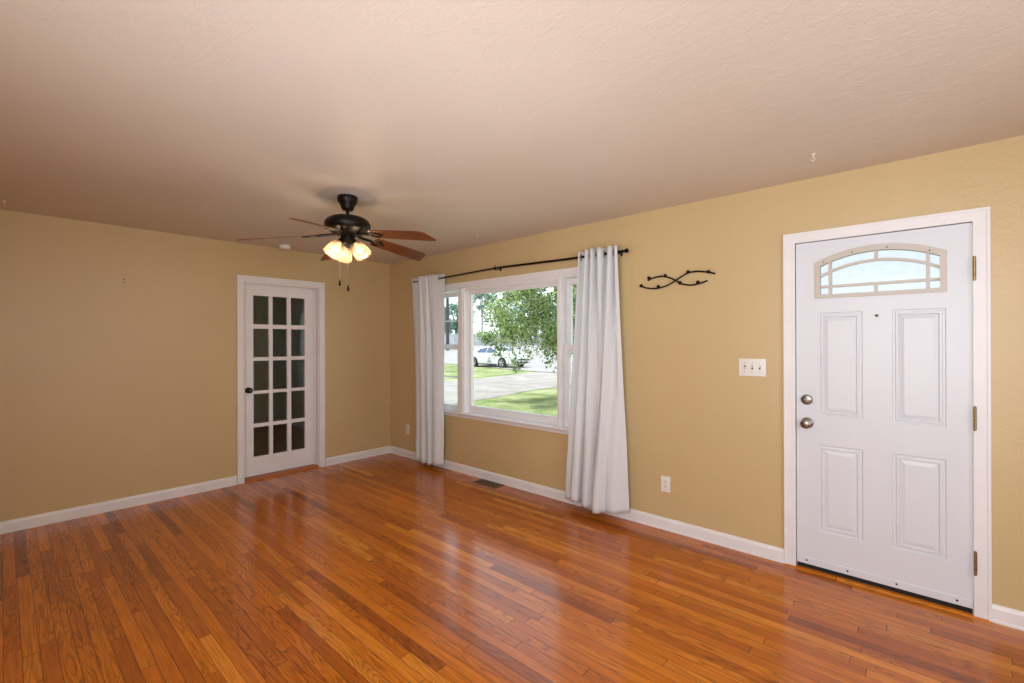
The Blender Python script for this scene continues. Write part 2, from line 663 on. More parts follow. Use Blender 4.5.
for u0, u1, v0, v1 in wall_cells([YB - 0.14, 0.0], [-0.02, H], [(-3.3, -1.3, 0.75, 2.25)]):
    b.box(XR, XR + 0.14, u0, u1, v0, v1)
tag(b.done('wall_right', M['wall']), 'tan painted wall beyond the entry door', 'wall', kind='structure')
b = B()
for u0, u1, v0, v1 in wall_cells([0.0, XR], [-0.02, H], [(4.1, 6.3, 0.8, 2.3)]):
    b.box(u0, u1, YB - 0.14, YB, v0, v1)
tag(b.done('wall_back', M['wall']), 'tan painted wall behind the viewpoint', 'wall', kind='structure')


def baseboard_profile(h=0.09, d=0.016):
    return [(0, 0), (d + 0.002, 0), (d + 0.002, 0.012), (d, 0.016), (d, h - 0.02), (d - 0.004, h - 0.008), (d - 0.008, h), (0, h)]


def baseboard_x(name, x0, x1, label):
    b = B()
    pr = baseboard_profile()
    b.rings([[(x, -d, z) for d, z in pr] for x in (x0, x1)], cap=True)
    tag(b.done(name, M['trim']), label, 'baseboard', kind='structure')


def baseboard_y(name, y0, y1, label):
    b = B()
    pr = baseboard_profile()
    b.rings([[(d, y, z) for d, z in pr] for y in (y0, y1)], cap=True)
    tag(b.done(name, M['trim']), label, 'baseboard', kind='structure')


baseboard_y('baseboard_left', YB, -1.79, 'white baseboard running from the french door to the left edge')
baseboard_y('baseboard_corner', -0.868, -0.0165, 'short white baseboard between the french door and the room corner')
baseboard_x('baseboard_front', 0.0, 4.494, 'long white baseboard under the window up to the entry door')
baseboard_x('baseboard_right', 5.416, XR, 'white baseboard to the right of the entry door')

# ------------------------------------------------------------------ room behind the french door
bx0, by0 = -3.25, -3.3
tag(B().box(bx0, -0.14, by0, 0.0, -0.12, 0.0).done('floor', M['back_floor']), 'dim brown floor seen through the french door panes', 'floor', kind='structure')
tag(B().box(bx0 - 0.14, -0.14, by0 - 0.14, 0.16, H, H + 0.25).done('ceiling', M['back_wall']), 'ceiling of the dim room behind the french door', 'ceiling', kind='structure')
tag(B().box(bx0 - 0.14, bx0, by0 - 0.14, 0.16, -0.02, H).done('wall_far', M['back_wall']), 'dim grey-green far wall seen through the french door', 'wall', kind='structure')
tag(B().box(bx0, -0.14, 0.0, 0.16, -0.02, H).done('wall_far', M['back_wall']), 'dim grey-green side wall seen through the french door', 'wall', kind='structure')
tag(B().box(bx0, -0.14, by0 - 0.14, by0, -0.02, H).done('wall_far', M['back_wall']), 'near side wall of the room behind the french door', 'wall', kind='structure')
tag(B().box(bx0, bx0 + 0.016, by0, -0.016, 0, 0.09).done('baseboard_far', M['trim']), 'baseboard of the far wall behind the french door', 'baseboard', kind='structure')
tag(B().box(bx0, -0.14, -0.016, 0.0, 0, 0.09).done('baseboard_far', M['trim']), 'baseboard of the side wall behind the french door', 'baseboard', kind='structure')


# ------------------------------------------------------------------ casings
def casing(name, axis, a0, a1, top, w, label, d=0.018):
    """mitred flat casing with a thicker outer edge round a door opening; a0..a1 are the outer edges"""
    b = B()
    out = [(a0, 0.002), (a0, top), (a1, top), (a1, 0.002)]
    inn = [(a1 - w, 0.002), (a1 - w, top - w), (a0 + w, top - w), (a0 + w, 0.002)]
    poly = out + inn
    lip = 0.012
    poly2 = [(a0, 0.002), (a0, top), (a1, top), (a1, 0.002), (a1 - lip, 0.002), (a1 - lip, top - lip), (a0 + lip, top - lip), (a0 + lip, 0.002)]
    f = (lambda u, v, dd: (u, -dd, v)) if axis == 'x' else (lambda u, v, dd: (dd, u, v))
    b.prism(poly, [], f, 0.0, d)
    b.prism(poly2, [], f, d, d + 0.006)
    return tag(b.done(name, M['trim']), label, 'door casing', kind='structure')


casing('trim_1', 'x', 4.493, 5.416, 2.108, 0.063, 'white casing around the entry door')
casing('trim_2', 'y', -1.786, -0.878, 2.116, 0.062, 'white casing around the french door')
# jamb liners
b = B()
b.box(ED[0], ED[0] + 0.018, 0.0, 0.16, 0.0, ED[3] - 0.012).box(ED[1] - 0.018, ED[1], 0.0, 0.16, 0.0, ED[3] - 0.012).box(ED[0], ED[1], 0.0, 0.16, ED[3] - 0.014, ED[3])
b.box(ED[0] + 0.018, ED[0] + 0.03, 0.05, 0.07, 0.0, ED[3] - 0.014).box(ED[1] - 0.03, ED[1] - 0.018, 0.05, 0.07, 0.0, ED[3] - 0.014).box(ED[0], ED[1], 0.05, 0.07, ED[3] - 0.03, ED[3] - 0.014)
tag(b.done('trim_3', M['trim']), 'white jamb lining of the entry door opening', 'door jamb', kind='structure')
b = B()
b.box(-0.14, 0.0, FD[0], FD[0] + 0.018, 0.0, FD[3]).box(-0.14, 0.0, FD[1] - 0.018, FD[1], 0.0, FD[3]).box(-0.14, 0.0, FD[0], FD[1], FD[3] - 0.016, FD[3])
b.box(-0.085, -0.07, FD[0] + 0.018, FD[0] + 0.03, 0.0, FD[3]).box(-0.085, -0.07, FD[1] - 0.03, FD[1] - 0.018, 0.0, FD[3]).box(-0.085, -0.07, FD[0], FD[1], FD[3] - 0.028, FD[3])
tag(b.done('trim_4', M['trim']), 'white jamb lining of the french door opening', 'door jamb', kind='structure')
b = B()
b.rings([[(-0.14, y, 0.0), (0.006, y, 0.0), (0.002, y, 0.014), (-0.02, y, 0.022), (-0.14, y, 0.022)] for y in (FD[0] + 0.018, FD[1] - 0.018)])
tag(b.done('trim_5', M['thresh']), 'orange oak threshold strip below the french door', 'threshold', kind='structure')
b = B()
b.rings([[(x, -0.032, 0.0), (x, -0.026, 0.005), (x, -0.012, 0.008), (x, 0.17, 0.008), (x, 0.17, 0.0)] for x in (4.494, 5.415)])
tag(b.done('trim_6', M['floor']), 'low oak saddle in the gap below the entry door', 'threshold', kind='structure')

# ------------------------------------------------------------------ entry door
root = thing('door_1', (4.956, 0.02, 0.02), 'white panelled steel entry door with an arched glass lite', 'door', kind='structure')
sx0, sx1, sz0, sz1 = 4.560, 5.352, 0.034, 2.041
LC, LR = 4.958, 0.633           # centre line and radius of the lite's arch
LZ = 1.352


def arch_outline(hw, bottom, R, n=18):
    zs = LZ + math.sqrt(R * R - hw * hw)
    pts = [(LC - hw, bottom), (LC + hw, bottom), (LC + hw, zs)]
    a0 = math.asin(hw / R)
    for k in range(1, n):
        a = a0 - 2 * a0 * k / n
        pts.append((LC + R * math.sin(a), LZ + R * math.cos(a)))
    pts.append((LC - hw, zs))
    return pts


panels = [(4.675, 4.895, 0.966, 1.602), (5.029, 5.252, 0.964, 1.604), (4.675, 4.895, 0.256, 0.790), (5.030, 5.251, 0.258, 0.791)]
b = B()
fp = lambda u, v, d: (u, d, v)
outer = [(sx0, sz0), (sx1, sz0), (sx1, sz1), (sx0, sz1)]
holes = [[(x0, z0), (x1, z0), (x1, z1), (x0, z1)] for x0, x1, z0, z1 in panels]
lite_hole = arch_outline(0.275, 1.708, 0.604)
loops = [outer] + holes + [lite_hole]
tris = tessellate_polygon([[Vector((u, v, 0)) for u, v in l] for l in loops])
flat = [p for l in loops for p in l]
vv = [b.bm.verts.new((u, 0.0, v)) for u, v in flat]
for t in tris:
    b.bm.faces.new([vv[i] for i in t])
for x0, x1, z0, z1 in panels:
    lps = []
    for ins, dep in ((0, 0), (0.005, 0.006), (0.012, 0.006), (0.017, 0.001), (0.026, 0.001), (0.03, 0.009), (0.052, 0.003), (0.054, 0.003)):
        lps.append([(x0 + ins, dep, z0 + ins), (x1 - ins, dep, z0 + ins), (x1 - ins, dep, z1 - ins), (x0 + ins, dep, z1 - ins)])
    b.rings(lps, cap=True)
# lite reveal, back and edges
b.rings([[(u, 0.0, v) for u, v in lite_hole], [(u, 0.044, v) for u, v in lite_hole]], cap=False)
b.rings([[(u, 0.0, v) for u, v in outer], [(u, 0.044, v) for u, v in outer]], cap=False)
t2 = tessellate_polygon([[Vector((u, v, 0)) for u, v in l] for l in (outer, lite_hole)])
fl2 = outer + lite_hole
v2 = [b.bm.verts.new((u, 0.044, v)) for u, v in fl2]
for t in t2:
    b.bm.faces.new([v2[i] for i in t])
bmesh.ops.remove_doubles(b.bm, verts=b.bm.verts, dist=1e-5)
b.done('slab', M['door'], root)
# lite frame with its bars
b = B()
b.prism(arch_outline(0.299, 1.688, 0.633), [arch_outline(0.287, 1.700, 0.619)], fp, -0.006, 0.0)
b.prism(arch_outline(0.291, 1.696, 0.624), [arch_outline(0.270, 1.713, 0.598)], fp, -0.011, 0.03)
fr = b.done('lite_frame', M['lite'], root)
fr['label'] = 'cream arched lite frame'
b = B()
bw = 0.0085
y0, y1 = 0.004, 0.026


def arc_z(x, R):
    return LZ + math.sqrt(R * R - (x - LC) ** 2)


for xc in (LC - 0.22, LC + 0.223):
    b.box(xc - bw, xc + bw, y0, y1, 1.708, arc_z(xc, 0.601))
b.box(LC - 0.273, LC + 0.273, y0 + 0.001, y1, 1.753, 1.769)
b.box(LC - bw, LC + bw, y0 + 0.0005, y1, 1.708, 1.757)
b.box(LC - bw, LC + bw, y0 + 0.0005, y1, arc_z(LC, 0.545), arc_z(LC, 0.604))
n = 24
top = [(LC - 0.272 + 0.544 * k / n, arc_z(LC - 0.272 + 0.544 * k / n, 0.553)) for k in range(n + 1)]
bot = [(LC - 0.272 + 0.544 * k / n, arc_z(LC - 0.272 + 0.544 * k / n, 0.538)) for k in range(n + 1)]
b.prism(top + bot[::-1], [], fp, y0 + 0.0015, y1)
b.done('grille', M['lite'], fr)
b = B()
b.prism(arch_outline(0.274, 1.709, 0.603), [], fp, 0.014, 0.018)
b.done('glass', M['frost'], fr)
b = B()
for dx in (-0.25, -0.11, 0.05, 0.23):
    zc = arc_z(LC + dx, 0.6105)
    b.lathe([(0.004, 0), (0.004, 0.001), (0.002, 0.0018)], (LC + dx, -0.011, zc), (0, -1, 0), 10)
b.done('screw', M['slot'], fr)


def hinge(zc, mat):
    b = B()
    b.lathe([(0.0065, -0.055), (0.0065, 0.055)], (5.358, -0.027, zc), (0, 0, 1), 12)
    b.ball((5.358, -0.027, zc + 0.058), 0.006, 10).ball((5.358, -0.027, zc - 0.058), 0.006, 10)
    h = b.done('hinge', mat, root, smooth=40)
    b = B()
    for k in range(1, 5):
        b.torus((5.358, -0.027, zc - 0.055 + 0.022 * k), (0, 0, 1), 0.0064, 0.0008, 12, 6)
    b.done('knuckle_gap', M['slot'], h)
    return h


hinge(1.80, M['brass'])
hinge(1.027, M['brass'])
hinge(0.282, M['brass'])
b = B().lathe([(0.0085, 0), (0.0085, 0.003), (0.006, 0.005), (0.005, 0.004)], (4.961, 0.0, 1.574), (0, -1, 0), 16)
pp = b.done('peephole', M['steel'], root, smooth=40)
B().lathe([(0.005, 0.0035), (0.004, 0.0062), (0.001, 0.007)], (4.961, 0.0, 1.574), (0, -1, 0), 12).done('lens', M['slot'], pp, smooth=40)
# deadbolt and knob
b = B().lathe([(0.032, 0), (0.032, 0.006), (0.029, 0.012), (0.022, 0.015), (0.012, 0.016)], (4.616, 0.0, 1.062), (0, -1, 0), 32)
db = b.done('deadbolt', M['nickel'], root, smooth=35)
B().box(4.599, 4.633, -0.032, -0.015, 1.055, 1.069, 0.004).done('thumb_turn', M['nickel'], db, smooth=30)
b = B().lathe([(0.033, 0), (0.033, 0.005), (0.028, 0.010), (0.014, 0.013), (0.012, 0.03), (0.018, 0.036), (0.027, 0.044), (0.0295, 0.055), (0.027, 0.066), (0.018, 0.071), (0.006, 0.072)], (4.618, 0.0, 0.917), (0, -1, 0), 32)
kn = b.done('door_knob', M['nickel'], root, smooth=35)
B().lathe([(0.009, 0.0715), (0.009, 0.075), (0.006, 0.0765)], (4.618, 0.0, 0.917), (0, -1, 0), 18).done('lock_button', M['nickel'], kn, smooth=35)
# kick strip with screws, sweep
ks = B().box(sx0 + 0.001, sx1 - 0.001, -0.0045, 0.0, 0.036, 0.077, 0.0012).done('kick_strip', M['door'], root)
b = B()
for x in (4.612, 4.82, 5.045, 5.29):
    b.lathe([(0.0055, 0), (0.0055, 0.0012), (0.003, 0.0025)], (x, -0.0045, 0.058), (0, -1, 0), 12)
b.done('screw', M['slot'], ks)
B().box(sx0 + 0.003, sx1 - 0.003, 0.005, 0.036, 0.0085, 0.037).done('sweep', M['rubber'], root)

# ------------------------------------------------------------------ french door
XD = -0.09     # its face
root = thing('door_2', (XD, -1.32, 0.024), 'white french door with fifteen dark glass panes', 'door', kind='structure')
dy0, dy1, dz0, dz1 = -1.712, -0.951, 0.027, 2.038
cols = [(-1.600, -1.443), (-1.406, -1.254), (-1.212, -1.059)]
rows = [(0.224, 0.536), (0.573, 0.888), (0.920, 1.237), (1.274, 1.578), (1.622, 1.928)]
fy = lambda u, v, d: (d, u, v)
holes = [[(c0, r0), (c1, r0), (c1, r1), (c0, r1)] for c0, c1 in cols for r0, r1 in rows]
b = B()
b.prism([(dy0, dz0), (dy1, dz0), (dy1, dz1), (dy0, dz1)], holes, fy, XD - 0.034, XD)
b.done('slab', M['trim'], root)
b = B()
for c0, c1 in cols:
    for r0, r1 in rows:
        lps = []
        for ins, dep in ((0.0, 0.0005), (0.0015, -0.004), (0.0015, -0.016)):
            lps.append([(XD + dep, c0 + ins, r0 + ins), (XD + dep, c1 - ins, r0 + ins), (XD + dep, c1 - ins, r1 - ins), (XD + dep, c0 + ins, r1 - ins)])
        b.rings(lps, cap=False)
b.done('glazing_bead', M['trim'], root)
b = B()
for c0, c1 in cols:
    for r0, r1 in rows:
        nx, nz = 4, 7
        g = [[b.bm.verts.new((XD - 0.016 + random.uniform(-1, 1) * 0.0004, c0 + (c1 - c0) * i / nx, r0 + (r1 - r0) * j / nz)) for i in range(nx + 1)] for j in range(nz + 1)]
        for j in range(nz):
            for i in range(nx):
                b.bm.faces.new((g[j][i], g[j][i + 1], g[j + 1][i + 1], g[j + 1][i]))
b.done('glass', M['french'], root, smooth=0)
b = B().lathe([(0.030, 0), (0.030, 0.004), (0.024, 0.009), (0.011, 0.012), (0.010, 0.03), (0.018, 0.036), (0.027, 0.046), (0.028, 0.055), (0.023, 0.064), (0.010, 0.067)], (XD, -1.652, 0.933), (1, 0, 0), 28)
kn = b.done('door_knob', M['black'], root, smooth=35)
B().lathe([(0.006, 0.067), (0.005, 0.070)], (XD, -1.652, 0.933), (1, 0, 0), 12).done('lock_button', M['steel'], kn)

# ------------------------------------------------------------------ window
root = thing('window_1', (2.055, 0.06, 0.64), 'wide white picture window with a narrow sash window at each side', 'window', kind='structure')
b = B()   # casing
f = lambda u, v, d: (u, -d, v)
co = [(0.815, 0.662), (0.815, 2.078), (3.295, 2.078), (3.295, 0.662), (3.225, 0.662), (3.225, 2.02), (0.885, 2.02), (0.885, 0.662)]
b.prism(co, [], f, 0.0, 0.018)
b.prism([(0.815, 2.06), (0.815, 2.078), (3.295, 2.078), (3.295, 2.06)], [], f, 0.018, 0.024)
b.done('casing', M['trim'], root)
b = B()   # jamb lining
b.box(0.885, 0.9, -0.001, 0.16, 0.64, 2.02).box(3.21, 3.225, -0.001, 0.16, 0.64, 2.02).box(0.885, 3.225, -0.001, 0.16, 2.005, 2.02)
b.done('jamb', M['trim'], root)
for x0, x1, inner in ((1.352, 1.450, 1), (2.695, 2.745, -1)):
    b = B()
    b.box(x0, x1, -0.018, 0.12, 0.66, 2.012)
    xm = (x0 + x1) / 2
    b.box(x0 + 0.016, x1 - 0.016, -0.032, -0.018, 0.664, 2.005, 0.003)
    b.done('mullion', M['trim'], root)
b = B()
b.rings([[(x, -0.05, 0.641), (x, -0.056, 0.648), (x, -0.056, 0.658), (x, -0.05, 0.664), (x, 0.16, 0.664), (x, 0.16, 0.641)] for x in (0.795, 3.315)])
b.bm.faces.new([b.bm.verts.new(v.co) for v in list(b.bm.verts)[:6]])
sill = b.done('sill', M['trim'], root)
b = B().box(0.83, 3.28, -0.018, 0.0, 0.605, 0.641, 0.003)
b.done('apron', M['trim'], root)


def sash(name, x0, x1, z0, z1, y, w, wb, th=0.035, bars=()):
    b = B()
    b.prism([(x0, z0), (x1, z0), (x1, z1), (x0, z1)], [[(x0 + w, z0 + wb), (x1 - w, z0 + wb), (x1 - w, z1 - w), (x0 + w, z1 - w)]], lambda u, v, d: (u, d, v), y, y + th)
    # inner stop bead
    b.prism([(x0 + w - 0.012, z0 + wb - 0.012), (x1 - w + 0.012, z0 + wb - 0.012), (x1 - w + 0.012, z1 - w + 0.012), (x0 + w - 0.012, z1 - w + 0.012)],
            [[(x0 + w, z0 + wb), (x1 - w, z0 + wb), (x1 - w, z1 - w), (x0 + w, z1 - w)]], lambda u, v, d: (u, d, v), y - 0.004, y)
    s = b.done(name, M['trim'], root)
    b = B().box(x0 + w - 0.002, x1 - w + 0.002, y + 0.015, y + 0.019, z0 + wb - 0.002, z1 - w + 0.002)
    b.done('glass', M['glass'], s)
    if bars:
        b = B()
        zc = (z0 + wb + z1 - w) / 2
        b.box(x0 + w, x1 - w, y + 0.008, y + 0.026, zc - 0.006, zc + 0.006)
        if 'v' in bars:
            xc = (x0 + x1) / 2
            b.box(xc - 0.006, xc + 0.006, y + 0.009, y + 0.025, z0 + wb, z1 - w)
        b.done('muntin', M['trim'], s)
    return s


# head stop bands above the picture glass
B().box(1.45, 2.695, 0.0, 0.05, 1.985, 2.006).box(1.45, 2.695, 0.03, 0.06, 1.968, 1.99).done('head_stop', M['trim'], root)
sash('picture_sash', 1.450, 2.695, 0.664, 1.985, 0.05, 0.042, 0.072)
for x0, x1 in ((0.900, 1.352), (2.747, 3.210)):
    sash('upper_sash', x0, x1, 1.345, 1.99, 0.055, 0.05, 0.05, 0.03, bars=('h',))
    sash('lower_sash', x0, x1, 0.664, 1.402, 0.02, 0.05, 0.062, 0.03, bars=('h',))
b = B()
b.box(2.86, 2.90, -0.002, 0.02, 1.395, 1.41, 0.003)
b.tube([(2.88, 0.01, 1.41), (2.9, 0.0, 1.425), (2.915, -0.002, 1.42)], 0.004, 8)
b.done('sash_lock', M['trim'], root)

# ------------------------------------------------------------------ curtain rod
RY, RZ = -0.085, 2.142
root = thing('curtain_rod', (2.05, 0.0, RZ), 'thin black curtain rod with ball ends above the window', 'curtain rod')
B().tube([(0.70, RY, 2.139), (1.1, RY, 2.140), (1.6, RY, 2.154), (2.03, RY, 2.162)], 0.0085, 12).tube([(2.03, RY, 2.162), (2.4, RY, 2.155), (2.8, RY, 2.146), (3.385, RY, RZ)], 0.0105, 12).done('rod', M['black'], root, smooth=40)
for xe, s in ((3.385, 1), (0.70, -1)):
    b = B()
    b.lathe([(0.013, 0), (0.014, 0.006), (0.008, 0.012), (0.008, 0.018), (0.015, 0.026), (0.0185, 0.036), (0.016, 0.048), (0.007, 0.054)], (xe, RY, RZ), (s, 0, 0), 20)
    b.done('finial', M['black'], root, smooth=40)
for xb, rz in ((3.335, RZ), (1.985, 2.161), (0.74, 2.139)):
    b = B()
    b.box(xb - 0.008, xb + 0.008, -0.004, 0.0, rz - 0.02, rz + 0.022, 0.001)
    b.tube([(xb, -0.003, rz + 0.005), (xb, -0.05, rz - 0.012), (xb, RY, rz - 0.015)], 0.0045, 8)
    b.torus((xb, RY, rz), (1, 0, 0), 0.0135, 0.0032, 16, 8)
    b.tube([(xb, RY, rz + 0.012), (xb, RY, rz + 0.034)], 0.0035, 8)
    b.done('bracket', M['black'], root, smooth=40)


# ------------------------------------------------------------------ curtains
def curtain(name, label, paths, nz, ztop, zbot, grommets, mat):
    """paths: (top, bottom) lists of control points (x, y), a smooth fold line at top and hem"""
    def spline(cp, n):
        out = []
        for k in range(n + 1):
            t = k / n * (len(cp) - 1)
            i = min(int(t), len(cp) - 2)
            f_ = t - i
            p0 = Vector(cp[max(i - 1, 0)])
            p1 = Vector(cp[i])
            p2 = Vector(cp[i + 1])
            p3 = Vector(cp[min(i + 2, len(cp) - 1)])
            out.append(0.5 * ((2 * p1) + (-p0 + p2) * f_ + (2 * p0 - 5 * p1 + 4 * p2 - p3) * f_ ** 2 + (-p0 + 3 * p1 - 3 * p2 + p3) * f_ ** 3))
        return out
    root = thing(name, (sum(p[0] for p in paths[0]) / len(paths[0]), RY, 0.0), label, 'curtain', 'white grommet curtains')
    N = 220
    T, Bo = spline(paths[0], N), spline(paths[1], N)
    b = B()
    grid = []
    for j in range(nz + 1):
        v = j / nz
        row = []
        w = v ** 1.1
        w = min(1.0, w * 1.05)
        for i in range(N + 1):
            p = T[i].lerp(Bo[i], w)
            z = ztop + (zbot(i / N) - ztop) * v
            # soft wrinkles of creased cloth
            nz_ = noise.noise(Vector((p.x * 9 + 3, z * 2.2, len(label)))) * 0.006 * min(1, v * 4)
            cr = noise.noise(Vector((p.x * 3, z * 14, 7))) * 0.0025 * min(1, v * 4)
            row.append(b.bm.verts.new((p.x + nz_ * 0.4, p.y + nz_ + cr, z)))
        grid.append(row)
    for j in range(nz):
        for i in range(N):
            b.bm.faces.new((grid[j][i], grid[j][i + 1], grid[j + 1][i + 1], grid[j + 1][i]))
    o = b.done('panel', mat, root, smooth=0, normals=False)
    md = o.modifiers.new('thickness', 'SOLIDIFY')
    md.thickness = 0.0018
    # hem seam
    hb = B()
    jh = int(nz * 0.925)
    for i in range(N):
        a, c = [Vector(o.data.vertices[jh * (N + 1) + k].co) + root.location for k in (i, i + 1)]
        d = (c - a)
        nrm = Vector((d.y, -d.x, 0)).normalized() * 0.004
        q = [hb.bm.verts.new(p) for p in (a + nrm, c + nrm, c + nrm + Vector((0, 0, 0.007)), a + nrm + Vector((0, 0, 0.007)))]
        hb.bm.faces.new(q)
    hb.done('hem_seam', mat, root, smooth=0)
    for gx, ax in grommets:
        B().torus((gx, RY, RZ), ax, 0.024, 0.0045, 24, 8).done('grommet', M['steel'], root, smooth=0)
    return root


# left curtain: a flat flap, bunched folds, a flat flap
yf, yb = RY - 0.042, RY + 0.036
ltop = [(0.618, RY - 0.012), (0.70, RY - 0.004), (0.765, RY + 0.030), (0.785, RY - 0.01), (0.775, yf), (0.815, yf - 0.006), (0.835, yf + 0.012), (0.86, yf - 0.002), (0.885, yf + 0.016),
        (0.915, yf - 0.002), (0.945, yf + 0.02), (0.975, yf + 0.002), (1.03, RY - 0.026), (1.10, RY - 0.004), (1.196, RY + 0.012)]
lbot = [(.705, RY + .02), (.725, yf), (.785, yf - .015), (.803, RY + .03), (.815, RY + .03), (.83, yf - .01), (.905, yf - .03), (.928, RY + .03), (.94, RY + .03), (.955, yf - .01), (1.015, yf - .03),
        (1.038, RY + .03), (1.05, RY + .02), (1.075, yf - .02), (1.13, yf - .015), (1.165, RY + .01)]
c1 = curtain('curtain', 'narrow white grommet curtain left of the window, next to the room corner', (ltop, lbot), 60, 2.19, lambda u: 0.055 + 0.012 * math.sin(u * 9),
             [(0.735, (0.45, 1, 0)), (1.105, (0.2, 1, 0))], M['curtain'])
B().box(1.165, 1.185, RY - 0.004, RY - 0.001, 2.075, 2.105, 0.001).done('care_tag', M['plastic'], c1)
# right curtain: five rounded folds round the rod, spreading to the hem
rtop = [(2.975, RY + 0.02), (2.985, RY - 0.016), (3.012, RY + 0.035), (3.05, RY + 0.03), (3.066, yf), (3.084, yf), (3.10, RY + 0.03), (3.118, RY + 0.03), (3.12, yf), (3.138, yf),
        (3.155, RY + 0.035), (3.17, RY + 0.035), (3.182, yf - 0.004), (3.215, yf - 0.004), (3.235, RY + 0.035), (3.262, RY + 0.035), (3.278, yf), (3.305, yf), (3.318, RY + 0.03), (3.33, RY + 0.03), (3.338, yf + 0.004), (3.358, yf + 0.01)]
rbot = [(2.825, RY + .02), (2.845, RY - .02), (2.885, RY - .025), (2.90, RY + .02), (2.915, RY - .02), (2.935, yf - .025), (2.985, yf - .02), (3.005, RY + .02), (3.02, RY + .015), (3.04, yf - .02), (3.085, yf - .05), (3.125, yf - .01),
        (3.15, RY + .04), (3.168, RY + .035), (3.163, yf - .03), (3.18, yf - .085), (3.225, yf - .09), (3.26, yf - .03), (3.295, yf - .045), (3.35, yf - .04), (3.39, RY - .03), (3.435, RY + .01)]
curtain('curtain', 'wide white grommet curtain right of the window, spreading to its hem', (rtop, rbot), 60, 2.192, lambda u: 0.070 + 0.010 * math.sin(u * 7) + 0.05 * max(0, u - 0.75),
        [(3.0, (1, 0.4, 0)), (3.06, (1, -0.2, 0)), (3.093, (1, 0.3, 0)), (3.119, (1, -0.1, 0)), (3.147, (1, 0.3, 0)), (3.176, (1, -0.2, 0)), (3.226, (1, 0.3, 0)), (3.27, (1, -0.2, 0)), (3.312, (1, 0.3, 0)), (3.334, (1, -0.1, 0))], M['curtain'])

# ------------------------------------------------------------------ ceiling fan
FX, FY = 2.191, -1.765
FC = Vector((FX, FY, 0))
root = thing('ceiling_fan', (FX, FY, H), 'dark bronze ceiling fan with five wood blades and three lit shades', 'ceiling fan')
ax = (0, 0, 1)
B().lathe([(0.066, 2.44), (0.068, 2.425), (0.066, 2.405), (0.056, 2.39), (0.046, 2.372), (0.042, 2.355), (0.034, 2.345), (0.016, 2.341)], FC, ax, 36).done('canopy', M['bronze'], root, smooth=35)
B().lathe([(0.0125, 2.345), (0.0125, 2.295)], FC, ax, 18).done('downrod', M['bronze'], root, smooth=35)
B().lathe([(0.02, 2.315), (0.024, 2.304), (0.06, 2.298), (0.115, 2.290), (0.140, 2.275), (0.152, 2.255), (0.154, 2.235), (0.148, 2.218), (0.135, 2.206), (0.118, 2.198), (0.09, 2.178), (0.06, 2.168), (0.04, 2.165)], FC, ax, 48).done('motor_housing', M['bronze'], root, smooth=35)
lk = B().lathe([(0.044, 2.17), (0.047, 2.16), (0.047, 2.138), (0.051, 2.134), (0.051, 2.127), (0.042, 2.118), (0.02, 2.11), (0.012, 2.09), (0.006, 2.082)], FC, ax, 32).done('switch_housing', M['bronze'], root, smooth=35)
ZB = 2.170
PT = math.radians(12.5)
for k, ang in enumerate((-51.95, 20.05, 92.05, 164.05, 236.05)):
    th = math.radians(ang)
    a = Vector((math.cos(th), math.sin(th), 0))
    t = Vector((-math.sin(th), math.cos(th), 0))

    def P(r, s, h):
        return FC + a * r + t * (s * math.cos(PT)) + Vector((0, 0, ZB - 0.122 * max(0, r - 0.15) - s * math.sin(PT) + h))
    # outline of the blade, rounded at the tip corners
    ol = [(0.205, -0.052), (0.225, -0.058), (0.40, -0.066), (0.60, -0.068), (0.628, -0.062), (0.648, -0.046), (0.658, -0.01), (0.668, 0.03), (0.675, 0.052), (0.673, 0.063), (0.662, 0.068), (0.60, 0.070), (0.40, 0.067), (0.225, 0.058), (0.205, 0.052)]
    b = B()
    b.prism(ol, [], lambda u, v, d: P(u, v, d), -0.003, 0.003)
    bl = b.done('blade', M['blade'], root)
    # blade iron: arm from the motor, splitting round an oval opening
    b = B()
    b.tube([FC + a * 0.085 + Vector((0, 0, 2.176)), FC + a * 0.12 + Vector((0, 0, 2.168)), P(0.165, 0, -0.004), P(0.205, 0, -0.006)], [0.011, 0.010, 0.009, 0.009], 10)
    lp = [P(0.235 + 0.042 * math.cos(q * PI / 8), 0.028 * math.sin(q * PI / 8), -0.007) for q in range(17)]
    b.tube(lp, 0.0055, 8)
    for s_ in (-1, 1):
        b.tube([P(0.2, 0.0, -0.005), P(0.215, 0.03 * s_, -0.006), P(0.24, 0.042 * s_, -0.006)], 0.006, 8)
    b.tube([P(0.272, 0, -0.006), P(0.292, 0, -0.006)], 0.006, 8)
    ir = b.done('blade_iron', M['bronze'], bl, smooth=40)
    for r_, s_ in ((0.29, 0.0), (0.24, 0.042), (0.24, -0.042)):
        B().lathe([(0.007, 0), (0.007, 0.003), (0.004, 0.006)], P(r_, s_, -0.004), (0, 0, -1), 12).done('screw', M['bronze'], bl)
